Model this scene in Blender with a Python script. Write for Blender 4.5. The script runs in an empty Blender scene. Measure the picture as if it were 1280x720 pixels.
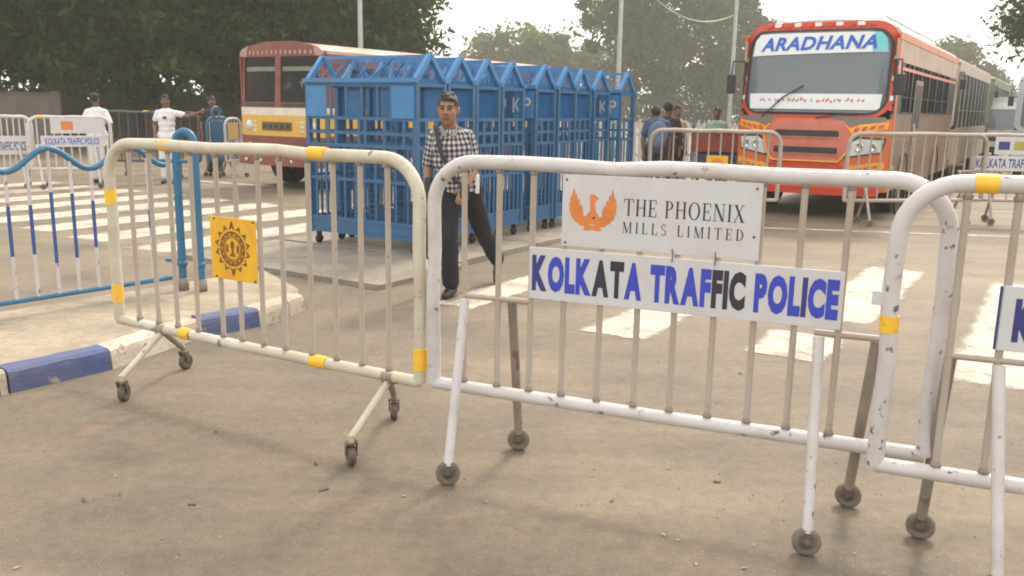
import bpy, bmesh, math, random
import numpy as np
from mathutils import Vector, Matrix

random.seed(7)
SC = bpy.context.scene
COL = SC.collection
R = math.radians
HAZE = 0.0016

# ------------------------------------------------------------------ camera
F_PX, CAM_H, PITCH, ROLL = 1100.0, 1.58, R(11.6), R(1.0)
CAM = Vector((0, 0, CAM_H))
FWD = Vector((0, math.cos(PITCH), -math.sin(PITCH)))
UP0 = Vector((0, math.sin(PITCH), math.cos(PITCH)))
IX = Vector((1, 0, 0)) * math.cos(ROLL) + UP0 * math.sin(ROLL)
IY = UP0 * math.cos(ROLL) - Vector((1, 0, 0)) * math.sin(ROLL)
cd = bpy.data.cameras.new('camera')
cd.sensor_width = 36.0
cd.lens = 36.0 * F_PX / 1280.0
cd.clip_start = 0.05
cd.clip_end = 2000
cam = bpy.data.objects.new('camera', cd)
COL.objects.link(cam)
m = Matrix((IX, IY, -FWD)).transposed().to_4x4()
m.translation = CAM
cam.matrix_world = m
SC.camera = cam

# ------------------------------------------------------------------ light
SUN_DIR = Vector((0.42, 0.80, 0.95)).normalized()
elev = math.asin(SUN_DIR.z)
azim = math.atan2(SUN_DIR.x, SUN_DIR.y)
W = bpy.data.worlds.new('World')
SC.world = W
W.use_nodes = True
wn, wl = W.node_tree.nodes, W.node_tree.links
wn.clear()
wo = wn.new('ShaderNodeOutputWorld')
wb = wn.new('ShaderNodeBackground')
ws = wn.new('ShaderNodeTexSky')
ws.sky_type = 'NISHITA'
ws.sun_disc = False
ws.sun_elevation = elev
ws.sun_rotation = azim
ws.dust_density = 7.0
ws.air_density = 1.0
ws.ozone_density = 0.6
wm = wn.new('ShaderNodeMix')
wm.data_type = 'RGBA'
wm.inputs[0].default_value = 0.72
wm.inputs[7].default_value = (10.6, 10.4, 9.9, 1)      # milky overcast veil
wl.new(ws.outputs[0], wm.inputs[6])
wl.new(wm.outputs[2], wb.inputs[0])
wb.inputs[1].default_value = 0.13
wl.new(wb.outputs[0], wo.inputs[0])

sl = bpy.data.lights.new('sun', 'SUN')
sl.energy = 1.5
sl.angle = R(10)
sl.color = (1.0, 0.90, 0.74)
sun = bpy.data.objects.new('sun', sl)
COL.objects.link(sun)
sun.rotation_euler = SUN_DIR.to_track_quat('Z', 'Y').to_euler()

SC.view_settings.view_transform = 'Standard'
SC.view_settings.look = 'None'
SC.view_settings.gamma = 1.0
SC.view_settings.use_curve_mapping = False
SC.view_settings.exposure = 0.72
SC.cycles.filter_width = 1.9
SC.cycles.volume_bounces = 1
SC.cycles.volume_step_rate = 4

# ------------------------------------------------------------------ pixel helpers
def ray(x, y):
    return FWD + IX * ((x - 640) / F_PX) - IY * ((y - 360) / F_PX)

def G(x, y, z=0.0):
    d = ray(x, y)
    return CAM + d * ((z - CAM_H) / d.z)

def AT(x, y, dist):
    d = ray(x, y)
    return CAM + d * (dist / d.y)

A = Vector((0.53, 0.848, 0)).normalized()      # along the road, away from the camera
N = Vector((A.y, -A.x, 0))                     # across the road, to the right
ROAD_RZ = math.atan2(N.y, N.x)

def UW(u, w, z=0.0):
    return N * u + A * w + Vector((0, 0, z))

def to_uw(p):
    return p.dot(N), p.dot(A)

# ------------------------------------------------------------------ materials
MATS = {}

def new_mat(name):
    mt = bpy.data.materials.new(name)
    mt.use_nodes = True
    nt = mt.node_tree
    return mt, nt, nt.nodes['Principled BSDF']

def mat(name, col, rough=0.5, metal=0.0, var=0.12, scale=6.0, chip=None, chip_amt=0.0, chip_scale=25.0,
        bump=0.0, bump_scale=60.0, spec=0.5, dirt=None, dirt_amt=0.0, dirt_scale=2.0):
    """painted surface: base colour with blotchy variation, optional chips and dirt"""
    if name in MATS:
        return MATS[name]
    mt, nt, b = new_mat(name)
    n, l = nt.nodes, nt.links
    tc = n.new('ShaderNodeTexCoord')
    nz = n.new('ShaderNodeTexNoise')
    nz.inputs['Scale'].default_value = scale
    nz.inputs['Detail'].default_value = 6
    l.new(tc.outputs['Object'], nz.inputs['Vector'])
    rp = n.new('ShaderNodeValToRGB')
    rp.color_ramp.elements[0].position = 0.3
    rp.color_ramp.elements[1].position = 0.7
    rp.color_ramp.elements[0].color = [c * (1 - var) for c in col] + [1]
    rp.color_ramp.elements[1].color = [min(1, c * (1 + var)) for c in col] + [1]
    l.new(nz.outputs['Fac'], rp.inputs['Fac'])
    out = rp.outputs['Color']
    for c2, amt, sc, sharp in ((dirt, dirt_amt, dirt_scale, 0.22), (chip, chip_amt, chip_scale, 0.03)):
        if c2 is None:
            continue
        n2 = n.new('ShaderNodeTexNoise')
        n2.inputs['Scale'].default_value = sc
        n2.inputs['Detail'].default_value = 5
        n2.inputs['Roughness'].default_value = 0.6
        l.new(tc.outputs['Object'], n2.inputs['Vector'])
        r2 = n.new('ShaderNodeValToRGB')
        th = 0.72 - amt * 0.4
        r2.color_ramp.elements[0].position = th - sharp
        r2.color_ramp.elements[1].position = th + sharp
        l.new(n2.outputs['Fac'], r2.inputs['Fac'])
        mx = n.new('ShaderNodeMix')
        mx.data_type = 'RGBA'
        l.new(r2.outputs['Color'], mx.inputs[0])
        l.new(out, mx.inputs[6])
        mx.inputs[7].default_value = list(c2) + [1]
        out = mx.outputs[2]
    l.new(out, b.inputs['Base Color'])
    b.inputs['Roughness'].default_value = rough
    b.inputs['Metallic'].default_value = metal
    b.inputs['Specular IOR Level'].default_value = spec
    if bump:
        n3 = n.new('ShaderNodeTexNoise')
        n3.inputs['Scale'].default_value = bump_scale
        n3.inputs['Detail'].default_value = 6
        l.new(tc.outputs['Object'], n3.inputs['Vector'])
        bp = n.new('ShaderNodeBump')
        bp.inputs['Strength'].default_value = bump
        bp.inputs['Distance'].default_value = 0.02
        l.new(n3.outputs['Fac'], bp.inputs['Height'])
        l.new(bp.outputs['Normal'], b.inputs['Normal'])
    MATS[name] = mt
    return mt

def ground_mat(name, cols, scales, speck=None, rough=0.62, bump=0.9, patch=None):
    mt, nt, b = new_mat(name)
    n, l = nt.nodes, nt.links
    tc = n.new('ShaderNodeTexCoord')
    def noise(sc, det=8, ro=0.6):
        z = n.new('ShaderNodeTexNoise')
        z.inputs['Scale'].default_value = sc
        z.inputs['Detail'].default_value = det
        z.inputs['Roughness'].default_value = ro
        l.new(tc.outputs['Object'], z.inputs['Vector'])
        return z
    def ramp(src, p0, p1, c0=(0, 0, 0, 1), c1=(1, 1, 1, 1)):
        r = n.new('ShaderNodeValToRGB')
        r.color_ramp.elements[0].position = p0
        r.color_ramp.elements[1].position = p1
        r.color_ramp.elements[0].color = c0
        r.color_ramp.elements[1].color = c1
        l.new(src, r.inputs['Fac'])
        return r.outputs['Color']
    def mix(fac, a_, b_, mode='MIX'):
        x = n.new('ShaderNodeMix')
        x.data_type = 'RGBA'
        x.blend_type = mode
        for i, v in ((0, fac), (6, a_), (7, b_)):
            if isinstance(v, (float, int)):
                x.inputs[i].default_value = v
            elif isinstance(v, tuple):
                x.inputs[i].default_value = v + (1,) if len(v) == 3 else v
            else:
                l.new(v, x.inputs[i])
        return x.outputs[2]
    base = mix(ramp(noise(scales[0]).outputs['Fac'], 0.35, 0.65), cols[0], cols[1])
    base = mix(ramp(noise(scales[1]).outputs['Fac'], 0.45, 0.72), base, cols[2])
    grain = noise(scales[2], 4, 0.8)
    base = mix(0.55, base, ramp(grain.outputs['Fac'], 0.25, 0.75, (.55, .55, .55, 1), (1.45, 1.45, 1.45, 1)), 'MULTIPLY')
    fine = noise(140, 3, 0.8)
    base = mix(0.5, base, ramp(fine.outputs['Fac'], 0.3, 0.7, (.5, .5, .5, 1), (1.5, 1.5, 1.5, 1)), 'MULTIPLY')
    mp = n.new('ShaderNodeMapping')
    mp.inputs['Rotation'].default_value = (0, 0, math.atan2(0.848, 0.53) * -1)
    mp.inputs['Scale'].default_value = (0.22, 1.6, 1)
    l.new(tc.outputs['Object'], mp.inputs[0])
    sn = noise(1.0, 6, 0.65)
    l.new(mp.outputs[0], sn.inputs['Vector'])
    base = mix(0.75, base, ramp(sn.outputs['Fac'], 0.34, 0.68, (.70, .70, .71, 1), (1.22, 1.20, 1.17, 1)), 'MULTIPLY')
    rd = noise(2.1, 4, 0.5)
    base = mix(ramp(rd.outputs['Fac'], 0.66, 0.74, (0, 0, 0, 1), (.35, .35, .35, 1)), base, (0.32, 0.19, 0.11))
    # pale aggregate specks
    vo = n.new('ShaderNodeTexVoronoi')
    vo.inputs['Scale'].default_value = 38
    l.new(tc.outputs['Object'], vo.inputs['Vector'])
    base = mix(ramp(vo.outputs['Distance'], 0.10, 0.16, (.5, .5, .5, 1), (0, 0, 0, 1)), base, cols[3])
    # hairline cracks
    v2 = n.new('ShaderNodeTexVoronoi')
    v2.feature = 'DISTANCE_TO_EDGE'
    v2.inputs['Scale'].default_value = 0.55
    wv = n.new('ShaderNodeVectorMath')
    wv.operation = 'ADD'
    wz = noise(2.2)
    wsc = n.new('ShaderNodeVectorMath')
    wsc.operation = 'SCALE'
    wsc.inputs[3].default_value = 0.55
    l.new(wz.outputs['Color'], wsc.inputs[0])
    l.new(tc.outputs['Object'], wv.inputs[0])
    l.new(wsc.outputs[0], wv.inputs[1])
    l.new(wv.outputs[0], v2.inputs['Vector'])
    crack = ramp(v2.outputs['Distance'], 0.0, 0.007, (1, 1, 1, 1), (0, 0, 0, 1))
    cm = ramp(noise(0.8).outputs['Fac'], 0.60, 0.72, (0, 0, 0, 1), (.55, .55, .55, 1))
    cr = mix(1.0, crack, cm, 'MULTIPLY')
    base = mix(cr, base, tuple(c * 0.45 for c in cols[0]))
    # oil and water stains
    st = ramp(noise(1.3, 3).outputs['Fac'], 0.62, 0.72, (0, 0, 0, 1), (.45, .45, .45, 1))
    base = mix(st, base, tuple(c * 0.55 for c in cols[0]))
    l.new(base, b.inputs['Base Color'])
    b.inputs['Roughness'].default_value = rough
    b.inputs['Specular IOR Level'].default_value = 0.4
    bp = n.new('ShaderNodeBump')
    bp.inputs['Strength'].default_value = bump
    bp.inputs['Distance'].default_value = 0.006
    l.new(fine.outputs['Fac'], bp.inputs['Height'])
    l.new(bp.outputs['Normal'], b.inputs['Normal'])
    MATS[name] = mt
    return mt

def glass_mat(name, tint, alpha, rough=0.04, base=(0.05, 0.06, 0.065)):
    mt, nt, b = new_mat(name)
    n, l = nt.nodes, nt.links
    out = n['Material Output']
    tr = n.new('ShaderNodeBsdfTransparent')
    tr.inputs[0].default_value = (*tint, 1)
    mx = n.new('ShaderNodeMixShader')
    mx.inputs[0].default_value = alpha
    b.inputs['Base Color'].default_value = (*base, 1)
    b.inputs['Roughness'].default_value = rough
    b.inputs['IOR'].default_value = 1.6
    l.new(tr.outputs[0], mx.inputs[1])
    l.new(b.outputs[0], mx.inputs[2])
    l.new(mx.outputs[0], out.inputs[0])
    MATS[name] = mt
    return mt

def leaf_mat(name, c0, c1, trans=0.35):
    mt, nt, b = new_mat(name)
    n, l = nt.nodes, nt.links
    ge = n.new('ShaderNodeNewGeometry')
    rp = n.new('ShaderNodeValToRGB')
    rp.color_ramp.elements[0].color = (*c0, 1)
    rp.color_ramp.elements[1].color = (*c1, 1)
    at = n.new('ShaderNodeAttribute'); at.attribute_name = 'tone'
    ad = n.new('ShaderNodeMath'); ad.operation = 'MULTIPLY_ADD'; ad.inputs[1].default_value = 0.4
    l.new(ge.outputs['Random Per Island'], ad.inputs[0]); l.new(at.outputs['Fac'], ad.inputs[2])
    l.new(ad.outputs[0], rp.inputs['Fac'])
    l.new(rp.outputs[0], b.inputs['Base Color'])
    b.inputs['Roughness'].default_value = 0.8
    b.inputs['Specular IOR Level'].default_value = 0.15
    tl = n.new('ShaderNodeBsdfTranslucent')
    l.new(rp.outputs[0], tl.inputs[0])
    mx = n.new('ShaderNodeMixShader')
    mx.inputs[0].default_value = trans
    l.new(b.outputs[0], mx.inputs[1])
    l.new(tl.outputs[0], mx.inputs[2])
    l.new(mx.outputs[0], n['Material Output'].inputs[0])
    MATS[name] = mt
    return mt

# ------------------------------------------------------------------ mesh builder
class MB:
    def __init__(self):
        self.v, self.f, self.mi, self.sm = [], [], [], []

    def add(self, verts, faces, mi=0, smooth=False):
        o = len(self.v)
        self.v.extend([tuple(x) for x in verts])
        for fc in faces:
            self.f.append(tuple(i + o for i in fc))
            self.mi.append(mi)
            self.sm.append(smooth)
        return self

    def box(self, c, s, mi=0, rz=0.0, taper=1.0):
        x, y, z = s[0] / 2, s[1] / 2, s[2] / 2
        vs = []
        for dz, k in ((-z, 1.0), (z, taper)):
            for dx, dy in ((-x, -y), (x, -y), (x, y), (-x, y)):
                px, py = dx * k, dy * k
                vs.append((c[0] + px * math.cos(rz) - py * math.sin(rz), c[1] + px * math.sin(rz) + py * math.cos(rz), c[2] + dz))
        return self.add(vs, [(3, 2, 1, 0), (4, 5, 6, 7), (0, 1, 5, 4), (1, 2, 6, 5), (2, 3, 7, 6), (3, 0, 4, 7)], mi)

    def bbox(self, c, s, b=0.006, mi=0):
        """box with bevelled edges"""
        x, y, z = s[0] / 2, s[1] / 2, s[2] / 2
        b = min(b, x * .9, y * .9, z * .9)
        bm = bmesh.new()
        bmesh.ops.create_cube(bm, size=1)
        for v in bm.verts:
            v.co = Vector((v.co.x * s[0], v.co.y * s[1], v.co.z * s[2]))
        bmesh.ops.bevel(bm, geom=list(bm.edges), offset=b, segments=2, profile=0.5, affect='EDGES')
        bm.verts.ensure_lookup_table()
        vs = [(v.co.x + c[0], v.co.y + c[1], v.co.z + c[2]) for v in bm.verts]
        fs = [[v.index for v in f.verts] for f in bm.faces]
        bm.free()
        return self.add(vs, fs, mi)

    def bar(self, p0, p1, w, h, mi=0, up=(0, 0, 1)):
        p0, p1 = Vector(p0), Vector(p1)
        d = (p1 - p0).normalized()
        u = Vector(up)
        if abs(d.dot(u)) > 0.98:
            u = Vector((0, 1, 0))
        s = d.cross(u).normalized() * (w / 2)
        t = s.cross(d).normalized() * (h / 2)
        vs = []
        for p in (p0, p1):
            vs += [p - s - t, p + s - t, p + s + t, p - s + t]
        return self.add(vs, [(3, 2, 1, 0), (4, 5, 6, 7), (0, 1, 5, 4), (1, 2, 6, 5), (2, 3, 7, 6), (3, 0, 4, 7)], mi)

    def tube(self, pts, r, n=10, mi=0, cap=True, closed=False):
        pts = [Vector(p) for p in pts]
        rs = r if isinstance(r, (list, tuple)) else [r] * len(pts)
        vs, fs = [], []
        prev = None
        L = len(pts)
        for i, p in enumerate(pts):
            a_ = pts[i - 1] if (i > 0 or closed) else p
            b_ = pts[(i + 1) % L] if (i < L - 1 or closed) else p
            d = (b_ - a_).normalized()
            if prev is None:
                u = Vector((0, 0, 1)) if abs(d.z) < 0.9 else Vector((0, 1, 0))
                s = d.cross(u).normalized()
            else:
                s = (prev - d * prev.dot(d)).normalized()
            prev = s
            t = s.cross(d).normalized()
            for k in range(n):
                an = 2 * math.pi * k / n
                vs.append(p + (s * math.cos(an) + t * math.sin(an)) * rs[i])
        for i in range(L if closed else L - 1):
            j = (i + 1) % L
            for k in range(n):
                k2 = (k + 1) % n
                fs.append((i * n + k, i * n + k2, j * n + k2, j * n + k))
        self.add(vs, fs, mi, True)
        if cap and not closed:
            self.add([vs[k] for k in range(n)], [tuple(range(n))[::-1]], mi)
            self.add([vs[(L - 1) * n + k] for k in range(n)], [tuple(range(n))], mi)
        return self

    def lathe(self, prof, c, axis=(0, 0, 1), n=20, mi=0):
        """prof: (radius, height) pairs about the axis through c"""
        ax = Vector(axis).normalized()
        u = Vector((0, 0, 1)) if abs(ax.z) < 0.9 else Vector((1, 0, 0))
        s = ax.cross(u).normalized()
        t = ax.cross(s)
        c = Vector(c)
        vs, fs = [], []
        for (r, hh) in prof:
            for k in range(n):
                an = 2 * math.pi * k / n
                vs.append(c + ax * hh + (s * math.cos(an) + t * math.sin(an)) * max(r, 1e-4))
        for i in range(len(prof) - 1):
            for k in range(n):
                k2 = (k + 1) % n
                fs.append((i * n + k, i * n + k2, (i + 1) * n + k2, (i + 1) * n + k))
        return self.add(vs, fs, mi, True)

    def prism(self, pts, d, mi=0):
        """polygon pts (3d list) extruded by vector d"""
        d = Vector(d)
        k = len(pts)
        vs = [Vector(p) for p in pts] + [Vector(p) + d for p in pts]
        fs = [tuple(range(k))[::-1], tuple(range(k, 2 * k))]
        fs += [(i, (i + 1) % k, k + (i + 1) % k, k + i) for i in range(k)]
        return self.add(vs, fs, mi)

    def mesh(self, name):
        me = bpy.data.meshes.new(name)
        me.from_pydata(self.v, [], self.f)
        me.polygons.foreach_set('material_index', self.mi)
        me.polygons.foreach_set('use_smooth', self.sm)
        bm = bmesh.new()
        bm.from_mesh(me)
        bmesh.ops.recalc_face_normals(bm, faces=list(bm.faces))
        bm.to_mesh(me)
        bm.free()
        me.update()
        return me

    def build(self, name, mats, parent=None, loc=None):
        return put(name, self.mesh(name), mats, parent, loc)

def put(name, me, mats, parent=None, loc=None, rot=None):
    o = bpy.data.objects.new(name, me)
    if mats is not None and me is not None and not me.materials:
        for x in (mats if isinstance(mats, (list, tuple)) else [mats]):
            me.materials.append(x)
    COL.objects.link(o)
    if parent is not None:
        o.parent = parent
    if loc is not None:
        o.location = loc
    if rot is not None:
        o.rotation_euler = rot
    return o

def tag(o, label, cat, group=None):
    o['label'] = label
    o['category'] = cat
    if group:
        o['group'] = group
    return o

def thing(name, label, cat, loc=(0, 0, 0), rz=0.0, group=None):
    o = bpy.data.objects.new(name, None)
    o.empty_display_size = 0.2
    COL.objects.link(o)
    o.location = loc
    o.rotation_euler = (0, 0, rz)
    return tag(o, label, cat, group)

def struct(o):
    o['kind'] = 'structure'
    return o

def copy_tree(o, parent=None):
    c = o.copy()
    COL.objects.link(c)
    c.parent = parent
    for ch in [x for x in o.children]:
        copy_tree(ch, c)
    return c

def font_mesh(text, size, depth=0.0, bold=0.0, shear=0.0, sx=1.0, space=1.0):
    """text as a flat or extruded mesh in the x/y plane, origin bottom left; returns verts, faces, width"""
    cu = bpy.data.curves.new('t', 'FONT')
    cu.body = text
    cu.size = size
    cu.offset = bold
    cu.shear = shear
    cu.extrude = depth
    cu.space_character = space
    cu.resolution_u = 3
    o = bpy.data.objects.new('t', cu)
    COL.objects.link(o)
    bpy.context.view_layer.update()
    dg = bpy.context.evaluated_depsgraph_get()
    me = o.evaluated_get(dg).to_mesh()
    vs = [(v.co.x * sx, v.co.y, v.co.z) for v in me.vertices]
    fs = [tuple(p.vertices) for p in me.polygons]
    o.evaluated_get(dg).to_mesh_clear()
    bpy.data.objects.remove(o)
    x0 = min(v[0] for v in vs)
    x1 = max(v[0] for v in vs)
    y0 = min(v[1] for v in vs)
    return [(v[0] - x0, v[1] - y0, v[2]) for v in vs], fs, x1 - x0

def text_on_front(mb, text, x, z, w, h, off, mi=0, bold=0.0, shear=0.0, fn=None):
    """lettering fitted into w x h at (x, z) on a board facing -y, set at y = off"""
    vs, fs, tw = font_mesh(text, 1.0, 0.0, bold, shear)
    th = max(v[1] for v in vs)
    kx, kz = w / tw, h / th
    out = []
    for v in vs:
        px, pz = x + v[0] * kx, z + v[1] * kz
        out.append((px, off if fn is None else fn(px, pz) + off, pz))
    mb.add(out, fs, mi)
    return mb

# wide shared materials
M_WHITE = mat('white_barrier_paint', (0.62, 0.60, 0.605), 0.45, var=0.08, chip=(0.13, 0.10, 0.09), chip_amt=0.17, chip_scale=21, dirt=(0.45, 0.40, 0.36), dirt_amt=0.5, dirt_scale=6)
M_CREAM = mat('cream_barrier_paint', (0.58, 0.54, 0.45), 0.45, var=0.09, chip=(0.20, 0.13, 0.08), chip_amt=0.15, chip_scale=17, dirt=(0.42, 0.34, 0.22), dirt_amt=0.42, dirt_scale=4)
M_BAL = mat('baluster_paint', (0.44, 0.385, 0.335), 0.5, var=0.12, chip=(0.20, 0.14, 0.10), chip_amt=0.12, chip_scale=20, dirt=(0.33, 0.26, 0.19), dirt_amt=0.5, dirt_scale=3)
M_LEG = mat('grimy_steel', (0.25, 0.21, 0.17), 0.55, var=0.2, chip=(0.16, 0.11, 0.08), chip_amt=0.22, chip_scale=14)
M_RUST = mat('rusty_iron', (0.11, 0.085, 0.065), 0.75, var=0.3, chip=(0.09, 0.055, 0.035), chip_amt=0.4, chip_scale=30)
M_RUBBER = mat('dusty_rubber', (0.12, 0.10, 0.08), 0.85, var=0.25, dirt=(0.22, 0.185, 0.14), dirt_amt=0.5, dirt_scale=20)
M_YTAPE = mat('yellow_tape', (0.80, 0.47, 0.035), 0.5, var=0.08, chip=(0.5, 0.33, 0.08), chip_amt=0.15)
M_BOARD = mat('sign_board_white', (0.57, 0.56, 0.575), 0.4, var=0.04, scale=3, dirt=(0.50, 0.47, 0.44), dirt_amt=0.3, dirt_scale=6)
M_BACK = mat('sign_board_back', (0.35, 0.34, 0.33), 0.6)
M_BLUEINK = mat('blue_ink', (0.035, 0.055, 0.42), 0.5, var=0.08)
M_NAVYINK = mat('navy_ink', (0.03, 0.035, 0.17), 0.5, var=0.1)
M_DARKINK = mat('dark_ink', (0.025, 0.025, 0.04), 0.5, var=0.15)
M_BLACK = mat('black_paint', (0.018, 0.018, 0.02), 0.5)
M_ORANGEINK = mat('orange_ink', (0.62, 0.20, 0.045), 0.5, var=0.12, scale=14)
M_YSIGN = mat('yellow_sign', (0.80, 0.44, 0.015), 0.5, var=0.06, dirt=(0.62, 0.28, 0.02), dirt_amt=0.35, dirt_scale=8)
M_BROWNINK = mat('brown_ink', (0.20, 0.085, 0.015), 0.6, var=0.3, scale=20)
M_CAGE = mat('cage_blue', (0.027, 0.122, 0.265), 0.42, var=0.2, scale=5, chip=(0.10, 0.09, 0.08), chip_amt=0.12, chip_scale=22, dirt=(0.035, 0.10, 0.18), dirt_amt=0.45)
M_CAGEL = mat('cage_light_blue', (0.045, 0.19, 0.41), 0.4, var=0.12)
M_CAGED = mat('cage_mesh_grey', (0.10, 0.11, 0.13), 0.6)
M_RAILBLUE = mat('railing_blue', (0.027, 0.138, 0.255), 0.4, var=0.12, chip=(0.12, 0.09, 0.07), chip_amt=0.12)
M_RAILNAVY = mat('railing_navy', (0.028, 0.085, 0.25), 0.4, var=0.1)
M_GLASS = glass_mat('window_glass', (0.62, 0.66, 0.66), 0.35)
M_WSGLASS = glass_mat('windscreen_glass', (0.6, 0.64, 0.66), 0.56, 0.05, (0.27, 0.30, 0.325))  # pale base colour stands in for sky reflection, along with dust on the glass
M_CLEAR = glass_mat('clear_glass', (0.85, 0.88, 0.86), 0.14)
M_TYRE = mat('tyre', (0.025, 0.024, 0.023), 0.85, var=0.3)
M_STEEL = mat('galvanised_steel', (0.42, 0.42, 0.40), 0.45, metal=0.4)
# ------------------------------------------------------------------ ground
M_ASPHALT = ground_mat('dusty_asphalt', ((0.182, 0.142, 0.100), (0.242, 0.187, 0.126), (0.132, 0.110, 0.086), (0.36, 0.30, 0.225)), (0.35, 1.1, 16))
M_PAVE = ground_mat('dusty_paving', ((0.38, 0.31, 0.22), (0.44, 0.36, 0.26), (0.28, 0.23, 0.17), (0.48, 0.42, 0.33)), (0.8, 2.0, 14))
M_SLAB = ground_mat('median_concrete', ((0.27, 0.235, 0.19), (0.33, 0.285, 0.225), (0.22, 0.19, 0.155), (0.42, 0.37, 0.3)), (0.8, 2.4, 14))

def grid_sheet(name, x0, x1, y0, y1, nx, ny, fn, m_):
    vs = [(x0 + (x1 - x0) * i / nx, y0 + (y1 - y0) * j / ny) for j in range(ny + 1) for i in range(nx + 1)]
    vs = [(x, y, fn(x, y)) for x, y in vs]
    fs = [(j * (nx + 1) + i, j * (nx + 1) + i + 1, (j + 1) * (nx + 1) + i + 1, (j + 1) * (nx + 1) + i) for j in range(ny) for i in range(nx)]
    return MB().add(vs, fs).build(name, m_)

road = struct(grid_sheet('road', -140, 140, -40, 240, 4, 4, lambda x, y: 0.0, M_ASPHALT))

# painted stripes: worn paint that shows asphalt where it has gone
def paint_mat(name, col, wear):
    mt, nt, b = new_mat(name)
    n, l = nt.nodes, nt.links
    tc = n.new('ShaderNodeTexCoord')
    z1 = n.new('ShaderNodeTexNoise'); z1.inputs['Scale'].default_value = 2.6; z1.inputs['Detail'].default_value = 10; z1.inputs['Roughness'].default_value = 0.7
    z2 = n.new('ShaderNodeTexNoise'); z2.inputs['Scale'].default_value = 45; z2.inputs['Detail'].default_value = 4
    ma = n.new('ShaderNodeMath'); ma.operation = 'MULTIPLY_ADD'
    ma.inputs[1].default_value = 0.35
    l.new(tc.outputs['Object'], z1.inputs['Vector']); l.new(tc.outputs['Object'], z2.inputs['Vector'])
    l.new(z2.outputs['Fac'], ma.inputs[0]); l.new(z1.outputs['Fac'], ma.inputs[2])
    at = n.new('ShaderNodeAttribute'); at.attribute_name = 'edge'
    m2 = n.new('ShaderNodeMath'); m2.operation = 'MULTIPLY_ADD'; m2.inputs[1].default_value = 0.34
    l.new(at.outputs['Fac'], m2.inputs[0]); l.new(ma.outputs[0], m2.inputs[2])
    rp = n.new('ShaderNodeValToRGB')
    rp.color_ramp.elements[0].position = 0.72 - wear; rp.color_ramp.elements[1].position = 1.0 - wear
    l.new(m2.outputs[0], rp.inputs['Fac'])
    z3 = n.new('ShaderNodeTexNoise'); z3.inputs['Scale'].default_value = 3.5; z3.inputs['Detail'].default_value = 6
    l.new(tc.outputs['Object'], z3.inputs['Vector'])
    mx = n.new('ShaderNodeMix'); mx.data_type = 'RGBA'
    mx.inputs[6].default_value = (*[c * .72 for c in col], 1); mx.inputs[7].default_value = (*col, 1)
    l.new(z3.outputs['Fac'], mx.inputs[0]); l.new(mx.outputs[2], b.inputs['Base Color'])
    tr = n.new('ShaderNodeBsdfTransparent')
    ms = n.new('ShaderNodeMixShader')
    l.new(rp.outputs[0], ms.inputs[0]); l.new(b.outputs[0], ms.inputs[1]); l.new(tr.outputs[0], ms.inputs[2])
    l.new(ms.outputs[0], n['Material Output'].inputs[0])
    b.inputs['Roughness'].default_value = 0.75
    return mt
M_PAINT = paint_mat('road_paint', (0.58, 0.52, 0.42), 0.05)
M_PAINT_WORN = paint_mat('road_paint_worn', (0.6, 0.54, 0.45), 0.10)

def stripe(u0, u1, w0, w1, m_, name='zebra_stripe', z=0.004):
    k, c = 22, 8
    rnd = random.Random(int((u0 + 50) * 1000 + w0 * 17))
    vs, ed = [], []
    for i in range(k + 1):
        for j in range(c + 1):
            vs.append(UW(u0 + (u1 - u0) * j / c + rnd.uniform(-.012, .012), w0 + (w1 - w0) * i / k + rnd.uniform(-.02, .02), z))
            ed.append(1.0 if j in (0, c) or i in (0, k) else 0.0)
    fs = [(i * (c + 1) + j, i * (c + 1) + j + 1, (i + 1) * (c + 1) + j + 1, (i + 1) * (c + 1) + j) for i in range(k) for j in range(c)]
    o = MB().add(vs, fs).build(name, m_, road)
    at = o.data.attributes.new('edge', 'FLOAT', 'POINT')
    at.data.foreach_set('value', ed)
    return o

# zebra crossing over both carriageways
near = [G(1240, 487), G(975, 447), G(766, 421), G(560, 384)]
us = [to_uw(p)[0] for p in near]
ws_ = [to_uw(p)[1] for p in near]
W0 = sum(ws_) / len(ws_)
stripe(us[0] - .30, us[0] + .36, ws_[0], W0 + 4.1, M_PAINT)
stripe(us[1] - .28, us[1] + .30, ws_[1], ws_[1] + .75, M_PAINT)
stripe(us[1] - .24, us[1] + .38, ws_[1] + 1.25, W0 + 4.2, M_PAINT)
stripe(us[2] - .30, us[2] + .27, ws_[2], ws_[2] + 1.4, M_PAINT)
stripe(us[3] - .22, us[3] + .22, ws_[3], ws_[3] + 1.9, M_PAINT)
stripe(us[0] + 1.05, us[0] + 1.65, W0 - .1, W0 + 4.1, M_PAINT)
for k in range(8):
    uc = -8.32 - 1.18 * k
    stripe(uc - .36, uc + .36, W0 + .15 + 0.05 * k, W0 + 4.3, M_PAINT)
# give-way line ahead of the stopped bus, and a far line on the other carriageway
def line(p0, p1, wd, m_):
    p0, p1 = Vector(p0), Vector(p1)
    d = (p1 - p0).normalized()
    s = Vector((-d.y, d.x, 0)) * wd / 2
    z = Vector((0, 0, .004))
    MB().add([p0 - s + z, p1 - s + z, p1 + s + z, p0 + s + z], [(0, 1, 2, 3)]).build('stop_line', m_, road)
line(G(925, 284), G(1400, 301), 0.13, M_PAINT_WORN)
line(G(245, 226), G(352, 234), 0.22, M_PAINT)
line(G(1130, 262), G(1400, 268), 0.10, M_PAINT_WORN)

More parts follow.
